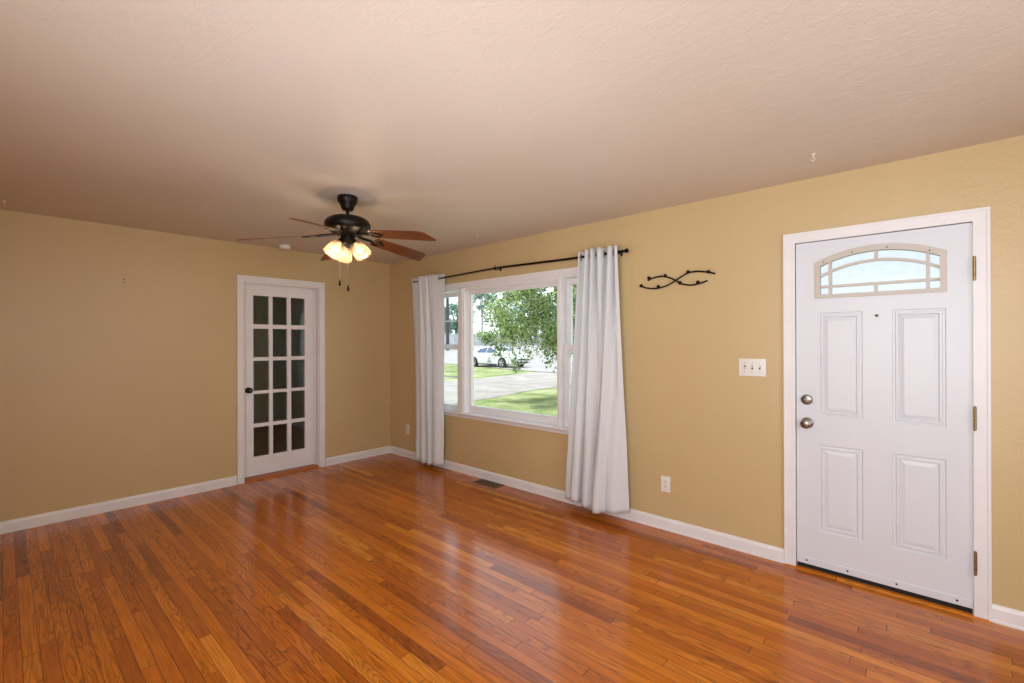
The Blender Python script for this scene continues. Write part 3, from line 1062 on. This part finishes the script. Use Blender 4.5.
# lamp arms, bell shades and bulbs
for ang in (-88.3, 31.7, 166.0):
    th = math.radians(ang)
    hd = Vector((math.cos(th), math.sin(th), 0))
    d = (hd * math.sin(math.radians(36)) + Vector((0, 0, -math.cos(math.radians(36))))).normalized()
    nk = FC + hd * 0.045 + Vector((0, 0, 2.130))
    B().tube([FC + hd * 0.02 + Vector((0, 0, 2.142)), FC + hd * 0.036 + Vector((0, 0, 2.138)), nk + d * 0.012], 0.009, 10).lathe([(0.018, -0.006), (0.021, 0.004), (0.021, 0.022)], nk, d, 20).done('lamp_arm', M['bronze'], lk, smooth=40)
    b = B()
    pr = [(0.021, 0.012), (0.026, 0.018), (0.037, 0.032), (0.047, 0.052), (0.053, 0.074), (0.056, 0.096), (0.0575, 0.116), (0.059, 0.128)]
    b.lathe(pr, nk, d, 36, caps=False)
    # scalloped lip
    sh = b.done('lamp_shade', M['shade'], root, smooth=0)
    md = sh.modifiers.new('thickness', 'SOLIDIFY')
    md.thickness = 0.003
    bc = nk + d * 0.066
    b = B().lathe([(0.012, 0.02), (0.014, 0.034), (0.022, 0.05), (0.0275, 0.066), (0.026, 0.082), (0.016, 0.094), (0.004, 0.098)], nk, d, 20)
    b.done('bulb', M['bulb'], sh, smooth=40)
    lo = lamp('bulb_light', 'POINT', nk + d * 0.100, 9.0, (1.0, 0.80, 0.52), shadow_soft_size=0.03)
# pull chains
for px, py, zb in ((0.03, -0.042, 1.836), (0.068, 0.012, 1.805)):
    p = FC + rt * (px - 0.07) + fwd * py
    b = B()
    n = int((2.075 - zb) / 0.012)
    b.tube([(p.x, p.y, 2.09), (p.x, p.y, zb)], 0.0011, 6)
    for q in range(n):
        b.ball((p.x, p.y, 2.07 - q * 0.012), 0.0019, 6)
    pc = b.done('pull_chain', M['steel'], root, smooth=0)
    b = B().lathe([(0.002, 0.024), (0.0042, 0.019), (0.0055, 0.010), (0.0078, -0.001), (0.0085, -0.009), (0.0068, -0.016), (0.003, -0.02)], (p.x, p.y, zb), (0, 0, 1), 14)
    b.done('chain_pull', M['bronze'], pc, smooth=40)

# ------------------------------------------------------------------ wall and ceiling fittings
# twisted iron hook rack
root = thing('wall_hook_rack', (3.795, 0.0, 1.88), 'black wire wall hook rack of two crossing waves with round knobs', 'hook rack')


def smooth_path(pts, n=6):
    out = []
    for i in range(len(pts) - 1):
        p0, p1, p2, p3 = [Vector(pts[min(max(k, 0), len(pts) - 1)]) for k in (i - 1, i, i + 1, i + 2)]
        for k in range(n):
            f_ = k / n
            out.append(0.5 * ((2 * p1) + (-p0 + p2) * f_ + (2 * p0 - 5 * p1 + 4 * p2 - p3) * f_ ** 2 + (-p0 + 3 * p1 - 3 * p2 + p3) * f_ ** 3))
    out.append(Vector(pts[-1]))
    return out


wa = [(3.518, 1.861), (3.55, 1.846), (3.583, 1.839), (3.62, 1.834), (3.658, 1.835), (3.723, 1.849), (3.791, 1.882), (3.835, 1.907), (3.885, 1.928), (3.92, 1.932), (3.956, 1.932), (4.031, 1.917), (4.072, 1.902)]
wb2 = [(3.567, 1.900), (3.59, 1.911), (3.623, 1.920), (3.677, 1.924), (3.712, 1.916), (3.754, 1.900), (3.791, 1.879), (3.824, 1.856), (3.864, 1.844), (3.903, 1.838), (3.955, 1.843), (4.017, 1.860)]
for w, yy in ((wa, -0.022), (wb2, -0.014)):
    B().tube(smooth_path([(x, yy, z) for x, z in w]), 0.0058, 8).done('wire', M['black'], root, smooth=40)
for kx, kz, yy in ((3.518, 1.863, -0.022), (3.658, 1.845, -0.022), (3.885, 1.933, -0.022), (4.029, 1.920, -0.022), (3.583, 1.918, -0.014), (3.712, 1.922, -0.014), (3.824, 1.859, -0.014), (3.955, 1.852, -0.014)):
    b = B().tube([(kx, yy, kz), (kx, -0.026, kz)], 0.004, 8).ball((kx, -0.031, kz), 0.0135, 14)
    b.done('knob', M['black'], root, smooth=40)
for sx_, sz_, sy_ in ((3.791, 1.881, -0.02), (3.60, 1.837, -0.022), (3.98, 1.931, -0.022)):
    B().tube([(sx_, 0.0, sz_), (sx_, sy_, sz_)], 0.0035, 8).done('standoff', M['black'], root)

# three-gang switch plate
root = thing('switch_plate', (4.304, 0.0, 1.252), 'white three-gang light switch plate beside the entry door', 'light switch')
pl = B().box(4.221, 4.387, -0.006, 0.0, 1.194, 1.311, 0.002).done('plate', M['plastic'], root, smooth=30)
for i, (xc, dz) in enumerate(((4.258, -0.005), (4.304, 0.0), (4.350, 0.003))):
    B().box(xc - 0.0055, xc + 0.0055, -0.0068, -0.005, 1.240, 1.265).done('toggle_slot', M['slot'], root)
    s_ = -1 if i == 0 else 1
    b = B()
    b.rings([[(xc - 0.0042, -0.0062, 1.2525 + s_ * 0.001 - 0.006), (xc + 0.0042, -0.0062, 1.2525 + s_ * 0.001 - 0.006), (xc + 0.0042, -0.0062, 1.2525 + s_ * 0.001 + 0.006), (xc - 0.0042, -0.0062, 1.2525 + s_ * 0.001 + 0.006)],
             [(xc - 0.0036, -0.017, 1.2525 + s_ * 0.007 - 0.004), (xc + 0.0036, -0.017, 1.2525 + s_ * 0.007 - 0.004), (xc + 0.0036, -0.017, 1.2525 + s_ * 0.007 + 0.004), (xc - 0.0036, -0.017, 1.2525 + s_ * 0.007 + 0.004)]])
    b.done('toggle', M['plastic'], root)
    for zz in (1.2225, 1.2825):
        B().lathe([(0.0032, 0), (0.0028, 0.001)], (xc, -0.006, zz), (0, -1, 0), 10).done('screw', M['steel'], root)


def outlet(x, z, label):
    root = thing('wall_outlet', (x, 0.0, z), label, 'outlet', 'wall outlets')
    B().box(x - 0.036, x + 0.036, -0.006, 0.0, z - 0.059, z + 0.059, 0.002).done('plate', M['plastic'], root, smooth=30)
    for s_ in (-1, 1):
        zc = z + s_ * 0.0195
        b = B()
        b.prism([(x + 0.0165 * math.cos(q * PI / 12), zc + max(-0.0125, min(0.0125, 0.0165 * math.sin(q * PI / 12)))) for q in range(24)], [], lambda u, v, d: (u, -d, v), 0.005, 0.0078)
        r_ = b.done('receptacle', M['plastic'], root)
        b = B()
        b.box(x - 0.0078, x - 0.0054, -0.0082, -0.007, zc - 0.001, zc + 0.008).box(x + 0.0054, x + 0.0078, -0.0082, -0.007, zc + 0.0, zc + 0.0075)
        b.lathe([(0.0026, 0), (0.0026, 0.0012)], (x, -0.007, zc - 0.0065), (0, -1, 0), 10)
        b.done('slot', M['slot'], r_)
    B().lathe([(0.003, 0), (0.0026, 0.001)], (x, -0.006, z), (0, -1, 0), 10).done('screw', M['steel'], root)


outlet(3.699, 0.346, 'white duplex outlet right of the wide curtain')
outlet(0.384, 0.346, 'white duplex outlet between the room corner and the narrow curtain')

# floor register
root = thing('floor_vent', (1.88, -0.085, 0.0), 'brown metal floor vent on the oak floor under the window', 'floor vent')
vx0, vx1, vy0, vy1 = 1.725, 2.042, -0.155, -0.022
b = B()
b.prism([(vx0, vy0), (vx1, vy0), (vx1, vy1), (vx0, vy1)], [[(vx0 + 0.02, vy0 + 0.02), (vx1 - 0.02, vy0 + 0.02), (vx1 - 0.02, vy1 - 0.02), (vx0 + 0.02, vy1 - 0.02)]], lambda u, v, d: (u, v, d), 0.0, 0.005)
b.done('frame', M['vent'], root)
B().box(vx0 + 0.019, vx1 - 0.019, vy0 + 0.019, vy1 - 0.019, 0.0002, 0.0012).done('duct_opening', M['slot'], root)
b = B()
for k in range(17):
    x = vx0 + 0.028 + k * (vx1 - vx0 - 0.056) / 16
    b.box(x - 0.0035, x + 0.0035, vy0 + 0.018, vy1 - 0.018, 0.0012, 0.0045)
b.box(vx0 + 0.018, vx1 - 0.018, (vy0 + vy1) / 2 - 0.003, (vy0 + vy1) / 2 + 0.003, 0.0012, 0.0047)
b.done('grille', M['vent'], root)

# smoke detector
root = thing('smoke_detector', (0.20, -1.39, H), 'round white smoke detector on the ceiling above the french door', 'smoke detector')
B().lathe([(0.062, 0), (0.062, -0.008), (0.056, -0.012)], (0.20, -1.39, H), ax, 32).done('base', M['plastic'], root, smooth=35)
B().lathe([(0.056, -0.010), (0.058, -0.022), (0.053, -0.034), (0.038, -0.04), (0.01, -0.041)], (0.20, -1.39, H), ax, 32).done('cover', M['plastic'], root, smooth=35)


def ceiling_hook(x, y, label):
    root = thing('ceiling_hook', (x, y, H), label, 'hook', 'small ceiling hooks')
    B().lathe([(0.013, 0), (0.013, -0.004), (0.006, -0.008)], (x, y, H), ax, 16).done('base', M['white_hook'], root, smooth=35)
    pts = [(x, y, H - 0.006), (x, y, H - 0.018)] + [(x + 0.009 * math.sin(q * PI / 8), y, H - 0.027 + 0.009 * math.cos(q * PI / 8)) for q in range(0, 13)]
    B().tube(pts, 0.0022, 8).done('hook', M['white_hook'], root, smooth=40)


ceiling_hook(4.72, -0.43, 'small white ceiling hook above the entry door side')
ceiling_hook(2.03, -0.37, 'small white ceiling hook above the picture window')
ceiling_hook(0.32, -3.36, 'small white ceiling hook at the far left end of the ceiling')
ceiling_hook(0.155, -0.20, 'small white ceiling hook in the room corner')
for z, lb in ((1.982, 'upper dark screw left in the tan wall, left of the french door'), (1.956, 'lower dark screw left in the tan wall, left of the french door')):
    b = B().lathe([(0.0025, 0), (0.0025, 0.008), (0.0055, 0.010), (0.0045, 0.013)], (0.0, -2.664, z), (1, 0, 0), 12)
    o = origin_to(b.done('wall_screw', M['slot'], smooth=35), (0, -2.664, z))
    tag(o, lb, 'screw', 'screws in the left wall')

# ------------------------------------------------------------------ outdoors
GZ = -0.30


def ground_z(x, y):
    d = (Vector((x, y, 0)) - Vector((CAM.x, CAM.y, 0))).dot(Vector((fwd.x, fwd.y, 0)).normalized())
    t = min(1, max(0, (d - 38) / 20))
    return GZ + 1.22 * t * t * (3 - 2 * t)


def patch(name, poly, z, mat, label, cat, sub=0):
    b = B()
    tris = tessellate_polygon([[Vector((u, v, 0)) for u, v in poly]])
    vs = [b.bm.verts.new((u, v, 0)) for u, v in poly]
    for t in tris:
        b.bm.faces.new([vs[i] for i in t])
    fd = Vector((fwd.x, fwd.y, 0)).normalized()
    for k in range(36, 62, 2):
        bmesh.ops.bisect_plane(b.bm, geom=b.bm.verts[:] + b.bm.edges[:] + b.bm.faces[:], plane_co=Vector((CAM.x, CAM.y, 0)) + fd * k, plane_no=fd)
    for v in b.bm.verts:
        v.co.z = ground_z(v.co.x, v.co.y) + z
    bmesh.ops.recalc_face_normals(b.bm, faces=b.bm.faces)
    if b.bm.faces[:][0].normal.z < 0:
        bmesh.ops.reverse_faces(b.bm, faces=b.bm.faces[:])
    return tag(b.done(name, mat, normals=False), label, cat, kind='structure')


b = B()
bmesh.ops.create_grid(b.bm, x_segments=110, y_segments=110, size=70)
for v in b.bm.verts:
    v.co.x -= 22
    v.co.y += 70.4
    v.co.z = ground_z(v.co.x, v.co.y)
tag(b.done('lawn', M['grass'], smooth=0), 'sunlit front lawn outside the window', 'lawn', kind='structure')
patch('driveway', [(-4.4, 0.4), (-4.7, 5.9), (-4.75, 6.8), (-5.15, 8.6), (-5.3, 9.6), (-5.25, 10.8), (-5.2, 14), (-4.4, 17.5), (-11.6, 18.2), (-11.2, 16.5), (-10.9, 14.3), (-10.6, 12.9), (-10.5, 11.3), (-10.4, 0.4)], 0.008, M['drive'], 'pale gravel driveway crossing the lawn', 'driveway')
patch('street', [(-4.4, 17.2), (14, 16.6), (30, 60), (-10, 60), (-60, 34), (-66, 24), (-23, 20.0), (-18.9, 19.2), (-14.9, 17.9), (-11.6, 17.0)], 0.03, M['street'], 'pale street where the white car is parked', 'street')

# fence far behind
root = thing('picket_fence', (-35, 38, ground_z(-35, 38)), 'weathered grey board fence far behind the parked car', 'fence')
pA, pB = Vector((-54.0, 22.0)), Vector((-22.0, 50.0))
n = 200
b = B()
dv = (pB - pA) / n
for k in range(n):
    p = pA + dv * k
    q = pA + dv * (k + 0.93)
    z0 = ground_z(p.x, p.y)
    h = 1.52 + 0.04 * random.random()
    nrm = Vector((dv.y, -dv.x)).normalized() * 0.02
    vs = [(p.x, p.y), (q.x, q.y), (q.x + nrm.x, q.y + nrm.y), (p.x + nrm.x, p.y + nrm.y)]
    b.rings([[(x, y, z0 - 0.1) for x, y in vs], [(x, y, z0 + h) for x, y in vs]])
b.done('board', M['fence'], root)
b = B()
for hz in (0.4, 1.25):
    b.tube([(pA.x - 0.05, pA.y + 0.06, ground_z(*pA) + hz), (pB.x - 0.05, pB.y + 0.06, ground_z(*pB) + hz)], 0.05, 4)
b.done('rail', M['fence'], root)

# utility pole
px_, py_ = -33.4, 29.0
root = thing('street_utility_pole', (px_, py_, ground_z(px_, py_)), 'dark wooden utility pole seen through the narrow side window', 'utility pole')
zg = ground_z(px_, py_)
B().tube([(px_, py_, zg - 0.2), (px_, py_, zg + 10.5)], [0.19, 0.13], 12).done('pole', M['pole'], root, smooth=40)
dd = Vector((0.743, 0.67, 0))
B().box(px_ - 0.06, px_ + 0.06, py_ - 0.06, py_ + 0.06, zg + 9.3, zg + 9.5).tube([Vector((px_, py_, zg + 9.4)) - dd * 1.2, Vector((px_, py_, zg + 9.4)) + dd * 1.2], 0.07, 6).done('crossarm', M['pole'], root)


def leaf_mesh(b, centres, size, jitter=0.4):
    for c in centres:
        n_ = Vector((random.gauss(0, 1), random.gauss(0, 1), random.gauss(0.5, 1))).normalized()
        t = n_.orthogonal().normalized()
        t = (Matrix.Rotation(random.uniform(0, 2 * PI), 3, n_) @ t)
        s_ = n_.cross(t)
        L = size * random.uniform(0.7, 1.3)
        w = L * 0.45
        bend = n_ * L * 0.15
        vs = [b.bm.verts.new(p) for p in (c - t * L * 0.5, c + s_ * w * 0.5 + bend, c + t * L * 0.5, c - s_ * w * 0.5 + bend)]
        b.bm.faces.new((vs[0], vs[1], vs[2]))
        b.bm.faces.new((vs[0], vs[2], vs[3]))


def crown_points(clumps, n, spread):
    out = []
    for _ in range(n):
        c, r_ = random.choice(clumps)
        d = Vector((random.gauss(0, 1), random.gauss(0, 1), random.gauss(0, 1))).normalized()
        out.append(Vector(c) + d * r_ * random.random() ** spread)
    return out


# the near tree
tx, ty = -1.75, 8.35
root = thing('leafy_tree', (tx, ty, GZ), 'bright green leafy tree hanging over the lawn in front of the picture window', 'tree')
cc = Vector((-2.45, 7.45, 2.70))
clumps = []
while len(clumps) < 130:
    d = Vector((random.uniform(-1, 1), random.uniform(-1, 1), random.uniform(-1, 1)))
    if 0.3 < d.length < 1.0:
        clumps.append((cc + Vector((d.x * 2.35, d.y * 2.35, d.z * 1.75)), random.uniform(0.28, 0.55)))
pts = crown_points(clumps, 30000, 0.45)
# drooping sprays at the lower edge
for (ex, ey, ez, n_) in ((-3.95, 6.15, 1.0, 260), (-3.45, 6.35, 0.62, 240), (-3.2, 6.6, 0.9, 120), (-2.75, 6.95, 0.70, 110), (-2.6, 7.15, 0.62, 90), (-2.45, 7.3, 0.85, 120), (-4.15, 5.85, 1.45, 250)):
    p0 = Vector((ex, ey, 1.7))
    p1 = Vector((ex, ey, ez))
    for _ in range(n_):
        f_ = random.random()
        q = p0.lerp(p1, f_)
        r_ = 0.26 * (1 - f_ * 0.75)
        pts.append(q + Vector((random.gauss(0, r_), random.gauss(0, r_), random.gauss(0, 0.06))))
b = B()
leaf_mesh(b, pts, 0.10)
b.done('foliage', M['leaf'], root, normals=False)
b = B()
b.tube([(tx, ty, GZ - 0.1), (tx + 0.03, ty - 0.03, 0.5), (tx - 0.05, ty - 0.1, 1.4), (tx - 0.15, ty - 0.3, 2.4), (tx - 0.35, ty - 0.6, 3.6), (tx - 0.5, ty - 0.8, 5.0)], [0.2, 0.15, 0.13, 0.11, 0.07, 0.02], 12)
b.done('trunk', M['bark'], root, smooth=40)
b = B()
for k in range(22):
    c, r_ = clumps[k * 4]
    f_ = random.uniform(0.25, 0.75)
    s0 = Vector((tx - 0.1 - 0.4 * f_, ty - 0.2 - 0.6 * f_, 1.5 + 2.6 * f_))
    md_ = s0.lerp(Vector(c), 0.5) + Vector((0, 0, 0.2))
    b.tube([s0, md_, c], [0.045, 0.025, 0.008], 7)
for (ex, ey, ez) in ((-3.95, 6.15, 1.1), (-3.45, 6.35, 0.7), (-2.7, 7.0, 0.75)):
    b.tube([(ex + 0.7, ey + 0.7, 2.4), (ex + 0.2, ey + 0.2, 1.9), (ex, ey, ez)], [0.02, 0.012, 0.004], 6)
b.done('branch', M['bark'], root, smooth=40)


def far_tree(x, y, h, w, label, sd, n_=2600, tr=1.0):
    random.seed(sd)
    zg = ground_z(x, y)
    root = thing('background_tree', (x, y, zg), label, 'tree', 'trees behind the fence')
    cl = []
    while len(cl) < 40:
        d = Vector((random.uniform(-1, 1), random.uniform(-1, 1), random.uniform(-1, 1)))
        if d.length < 1.0:
            cl.append((Vector((x + d.x * w, y + d.y * w, zg + h * 0.56 + d.z * h * 0.42)), random.uniform(0.5, 1.1) * w * 0.33))
    b = B()
    leaf_mesh(b, crown_points(cl, n_, 0.5), 0.42)
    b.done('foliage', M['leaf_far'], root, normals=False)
    b = B().tube([(x, y, zg - 0.2), (x, y, zg + h * 0.35), (x + 0.2, y, zg + h * 0.7)], [0.35 * tr, 0.25 * tr, 0.08 * tr], 10)
    for k in range(6):
        c = cl[k * 5][0]
        b.tube([(x, y, zg + h * 0.35), c], [0.12 * tr, 0.03], 6)
    b.done('trunk', M['bark'], root, smooth=40)


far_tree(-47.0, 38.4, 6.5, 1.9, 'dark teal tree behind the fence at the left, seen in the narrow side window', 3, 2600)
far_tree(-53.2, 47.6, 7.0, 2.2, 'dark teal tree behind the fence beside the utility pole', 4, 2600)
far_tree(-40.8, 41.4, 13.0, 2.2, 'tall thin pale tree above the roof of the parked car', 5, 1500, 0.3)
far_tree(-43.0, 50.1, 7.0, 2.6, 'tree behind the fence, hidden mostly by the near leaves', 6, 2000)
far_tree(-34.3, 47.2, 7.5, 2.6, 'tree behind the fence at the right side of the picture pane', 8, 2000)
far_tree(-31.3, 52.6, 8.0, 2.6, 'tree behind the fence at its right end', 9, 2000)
random.seed(11)

# ------------------------------------------------------------------ the parked car
# local frame: +x forward, +y left, z up from the ground; front axle at x = 1.36, rear at x = -1.36
FW = Vector((-15.45, 18.51, 0))
hdg = math.radians(-1.7)
CM = Matrix.Translation(Vector((FW.x, FW.y, GZ + 0.012))) @ Matrix.Rotation(hdg, 4, 'Z') @ Matrix.Translation(Vector((-1.36, 0.89, 0)))
root = thing('white_car', CM @ Vector((0, 0, 0)), 'white four-door car parked on the street outside the window', 'car')


def cdone(b, name, mat, parent=None, smooth=35):
    b.bm.transform(CM)
    return b.done(name, mat, parent or root, smooth=smooth)


# stations: x, half width low, half width belt, z bottom, z belt, z top, half width top
ST = [(-2.36, 0.60, 0.62, 0.42, 0.80, 0.86, 0.55), (-2.28, 0.76, 0.78, 0.30, 0.86, 0.97, 0.62), (-2.0, 0.86, 0.86, 0.22, 0.90, 1.05, 0.66), (-1.75, 0.89, 0.885, 0.20, 0.92, 1.10, 0.66), (-1.2, 0.905, 0.90, 0.18, 0.93, 1.34, 0.60),
      (-0.7, 0.91, 0.905, 0.18, 0.93, 1.445, 0.57), (-0.2, 0.91, 0.905, 0.18, 0.925, 1.475, 0.57), (0.2, 0.91, 0.905, 0.18, 0.92, 1.45, 0.57), (0.6, 0.91, 0.90, 0.18, 0.92, 1.31, 0.60), (0.95, 0.91, 0.895, 0.18, 0.92, 1.12, 0.66),
      (1.2, 0.905, 0.885, 0.19, 0.90, 0.99, 0.70), (1.7, 0.89, 0.86, 0.20, 0.84, 0.92, 0.66), (2.05, 0.83, 0.80, 0.22, 0.75, 0.82, 0.60), (2.28, 0.68, 0.66, 0.26, 0.62, 0.70, 0.50), (2.36, 0.50, 0.50, 0.34, 0.56, 0.62, 0.40)]
b = B()
loops = []
for x, wl_, wb_, zb, zl, zt, wt in ST:
    half = [(0.0, zb), (wl_ * 0.8, zb), (wl_ * 0.97, zb + 0.08), (wl_, zb + 0.2 * (zl - zb) + 0.06), (wb_ + 0.012, zb + 0.62 * (zl - zb)), (wb_, zl - 0.03), (wb_ - 0.035, zl), (wt + 0.06, zl + 0.72 * (zt - zl)), (wt - 0.02, zt - 0.05 * (zt - zl)), (wt * 0.6, zt), (0.0, zt + 0.008)]
    loops.append([(x, y, z) for y, z in half] + [(x, -y, z) for y, z in half[-2:0:-1]])
b.rings(loops, cap=True)
b.bm.verts.ensure_lookup_table()
b.bm.faces.new([b.bm.verts[i] for i in range(len(loops[0]))][::-1])
cdone(b, 'body', M['carpaint'])


def side_pt(x, z, s, off):
    """point on the greenhouse side"""
    for a, c in zip(ST, ST[1:]):
        if a[0] <= x <= c[0]:
            f_ = (x - a[0]) / (c[0] - a[0])
            q = [a[i] + (c[i] - a[i]) * f_ for i in range(7)]
            break
    y0_, z0_ = q[2] - 0.035, q[4]
    y1_, z1_ = q[6] + 0.06, q[4] + 0.72 * (q[5] - q[4])
    g = (z - z0_) / max(1e-3, z1_ - z0_)
    return Vector((x, s * (y0_ + (y1_ - y0_) * g + off), z))


for s in (-1, 1):
    for ol in ([(-1.28, 0.99), (-0.95, 1.22), (-0.45, 1.315), (-0.24, 1.325), (-0.24, 0.965), (-0.9, 0.96)], [(-0.19, 0.965), (-0.19, 1.325), (0.18, 1.30), (0.52, 1.175), (0.82, 1.0), (0.78, 0.965)]):
        b = B()
        vo = [b.bm.verts.new(side_pt(x, z, s, 0.008)) for x, z in ol]
        vi = [b.bm.verts.new(side_pt(x, z, s, -0.03)) for x, z in ol]
        b.bm.faces.new(vo)
        b.bm.faces.new(vi[::-1])
        for k in range(len(ol)):
            k2 = (k + 1) % len(ol)
            b.bm.faces.new((vo[k], vo[k2], vi[k2], vi[k]))
        cdone(b, 'side_window', M['carglass'], smooth=None)
    b = B()
    b.ball((0.74, s * 0.98, 1.0), 0.1, 12, (0.6, 0.9, 0.6))
    cdone(b, 'mirror', M['carpaint'])
    for hx in (-0.85, 0.05):
        b = B().box(hx - 0.1, hx + 0.1, s * 0.91 - 0.02, s * 0.91 + 0.02, 0.80, 0.825, 0.005)
        cdone(b, 'door_handle', M['carpaint'])
    b = B()
    b.rings([[(1.95, s * 0.60, 0.70), (2.12, s * 0.62, 0.62), (2.22, s * 0.55, 0.58)], [(1.80, s * 0.845, 0.78), (1.98, s * 0.835, 0.68), (2.10, s * 0.78, 0.60)]], cap=False, closed=False)
    g = b.bm.faces[:]
    r_ = bmesh.ops.extrude_face_region(b.bm, geom=g)
    for v in [e for e in r_['geom'] if isinstance(e, bmesh.types.BMVert)]:
        v.co += Vector((0.03, s * 0.03, 0.035))
    cdone(b, 'headlight', M['lamp_clear'], smooth=None)
    b = B().box(-2.37, -2.2, s * 0.68 - 0.12, s * 0.68 + 0.12, 0.72, 0.86, 0.02)
    cdone(b, 'tail_light', M['lamp_red'])
# windscreen and rear window
for sts, nm in (((0.28, 1.415), (0.98, 1.105)), 'windscreen'), (((-0.82, 1.425), (-1.62, 1.155)), 'rear_window'):
    (xa, za), (xb_, zb_) = sts
    b = B()
    s_ = 1 if xb_ > xa else -1
    o1 = [(xa, -0.50, za + 0.005), (xa, 0.50, za + 0.005), (xb_, 0.60, zb_ + 0.005), (xb_, -0.60, zb_ + 0.005)]
    b.rings([[(x, y, z + 0.02) for x, y, z in o1], [(x, y, z - 0.03) for x, y, z in o1]], cap=True)
    b.bm.verts.ensure_lookup_table()
    b.bm.faces.new([b.bm.verts[i] for i in range(4)])
    cdone(b, nm, M['carglass'], smooth=None)
cdone(B().box(2.26, 2.38, -0.42, 0.42, 0.50, 0.60, 0.02), 'grille', M['carblack'])
cdone(B().box(2.28, 2.37, -0.5, 0.5, 0.30, 0.42, 0.02), 'bumper_intake', M['carblack'])
for s in (-1, 1):
    cdone(B().box(2.1, 2.26, s * 0.62 - 0.09, s * 0.62 + 0.09, 0.32, 0.44, 0.02), 'fog_lamp', M['carblack'])
    cdone(B().box(-0.85, 0.85, s * 0.885 - 0.02, s * 0.885 + 0.02, 0.17, 0.22, 0.005), 'side_skirt', M['carblack'])
for x in (-1.36, 1.36):
    for s in (-1, 1):
        b = B().lathe([(0.37, -0.12), (0.37, 0.012), (0.34, 0.014)], (x, s * 0.905, 0.33), (0, s, 0), 32)
        cdone(b, 'wheel_arch', M['carblack'])
        b = B().lathe([(0.23, -0.10), (0.31, -0.10), (0.328, -0.07), (0.328, 0.02), (0.31, 0.05), (0.225, 0.05), (0.22, 0.03)], (x, s * 0.89, 0.328), (0, s, 0), 32)
        w_ = cdone(b, 'wheel', M['tyre'])
        b = B().lathe([(0.222, 0.048), (0.222, 0.058), (0.205, 0.058), (0.205, 0.03)], (x, s * 0.89, 0.328), (0, s, 0), 28, caps=False)
        b.lathe([(0.055, 0.02), (0.055, 0.055), (0.02, 0.06)], (x, s * 0.89, 0.328), (0, s, 0), 16)
        for q in range(5):
            th = q * 2 * PI / 5 + 0.3
            for dth in (-0.13, 0.13):
                b.tube([(x + 0.045 * math.cos(th), s * 0.943, 0.328 + 0.045 * math.sin(th)), (x + 0.21 * math.cos(th + dth), s * 0.943, 0.328 + 0.21 * math.sin(th + dth))], 0.02, 6)
        cdone(b, 'rim', M['alloy'], w_)
# rows of small grey marks on the front door
for zz, n_ in ((0.66, 2), (0.56, 5), (0.46, 4), (0.36, 6)):
    ol = [(0.18 - n_ * 0.035, zz)]
    for k in range(n_):
        xx = 0.18 + (k - n_ / 2) * 0.07
        ol += [(xx, zz + 0.045), (xx + 0.04, zz + 0.045), (xx + 0.042, zz + 0.006), (xx + 0.068, zz + 0.006)]
    ol += [(0.18 + n_ * 0.035, zz)]
    b = B()
    b.prism(ol, [], lambda u, v, d: (u, d, v), -0.926, -0.90)
    cdone(b, 'door_lettering', M['decal'], smooth=None)
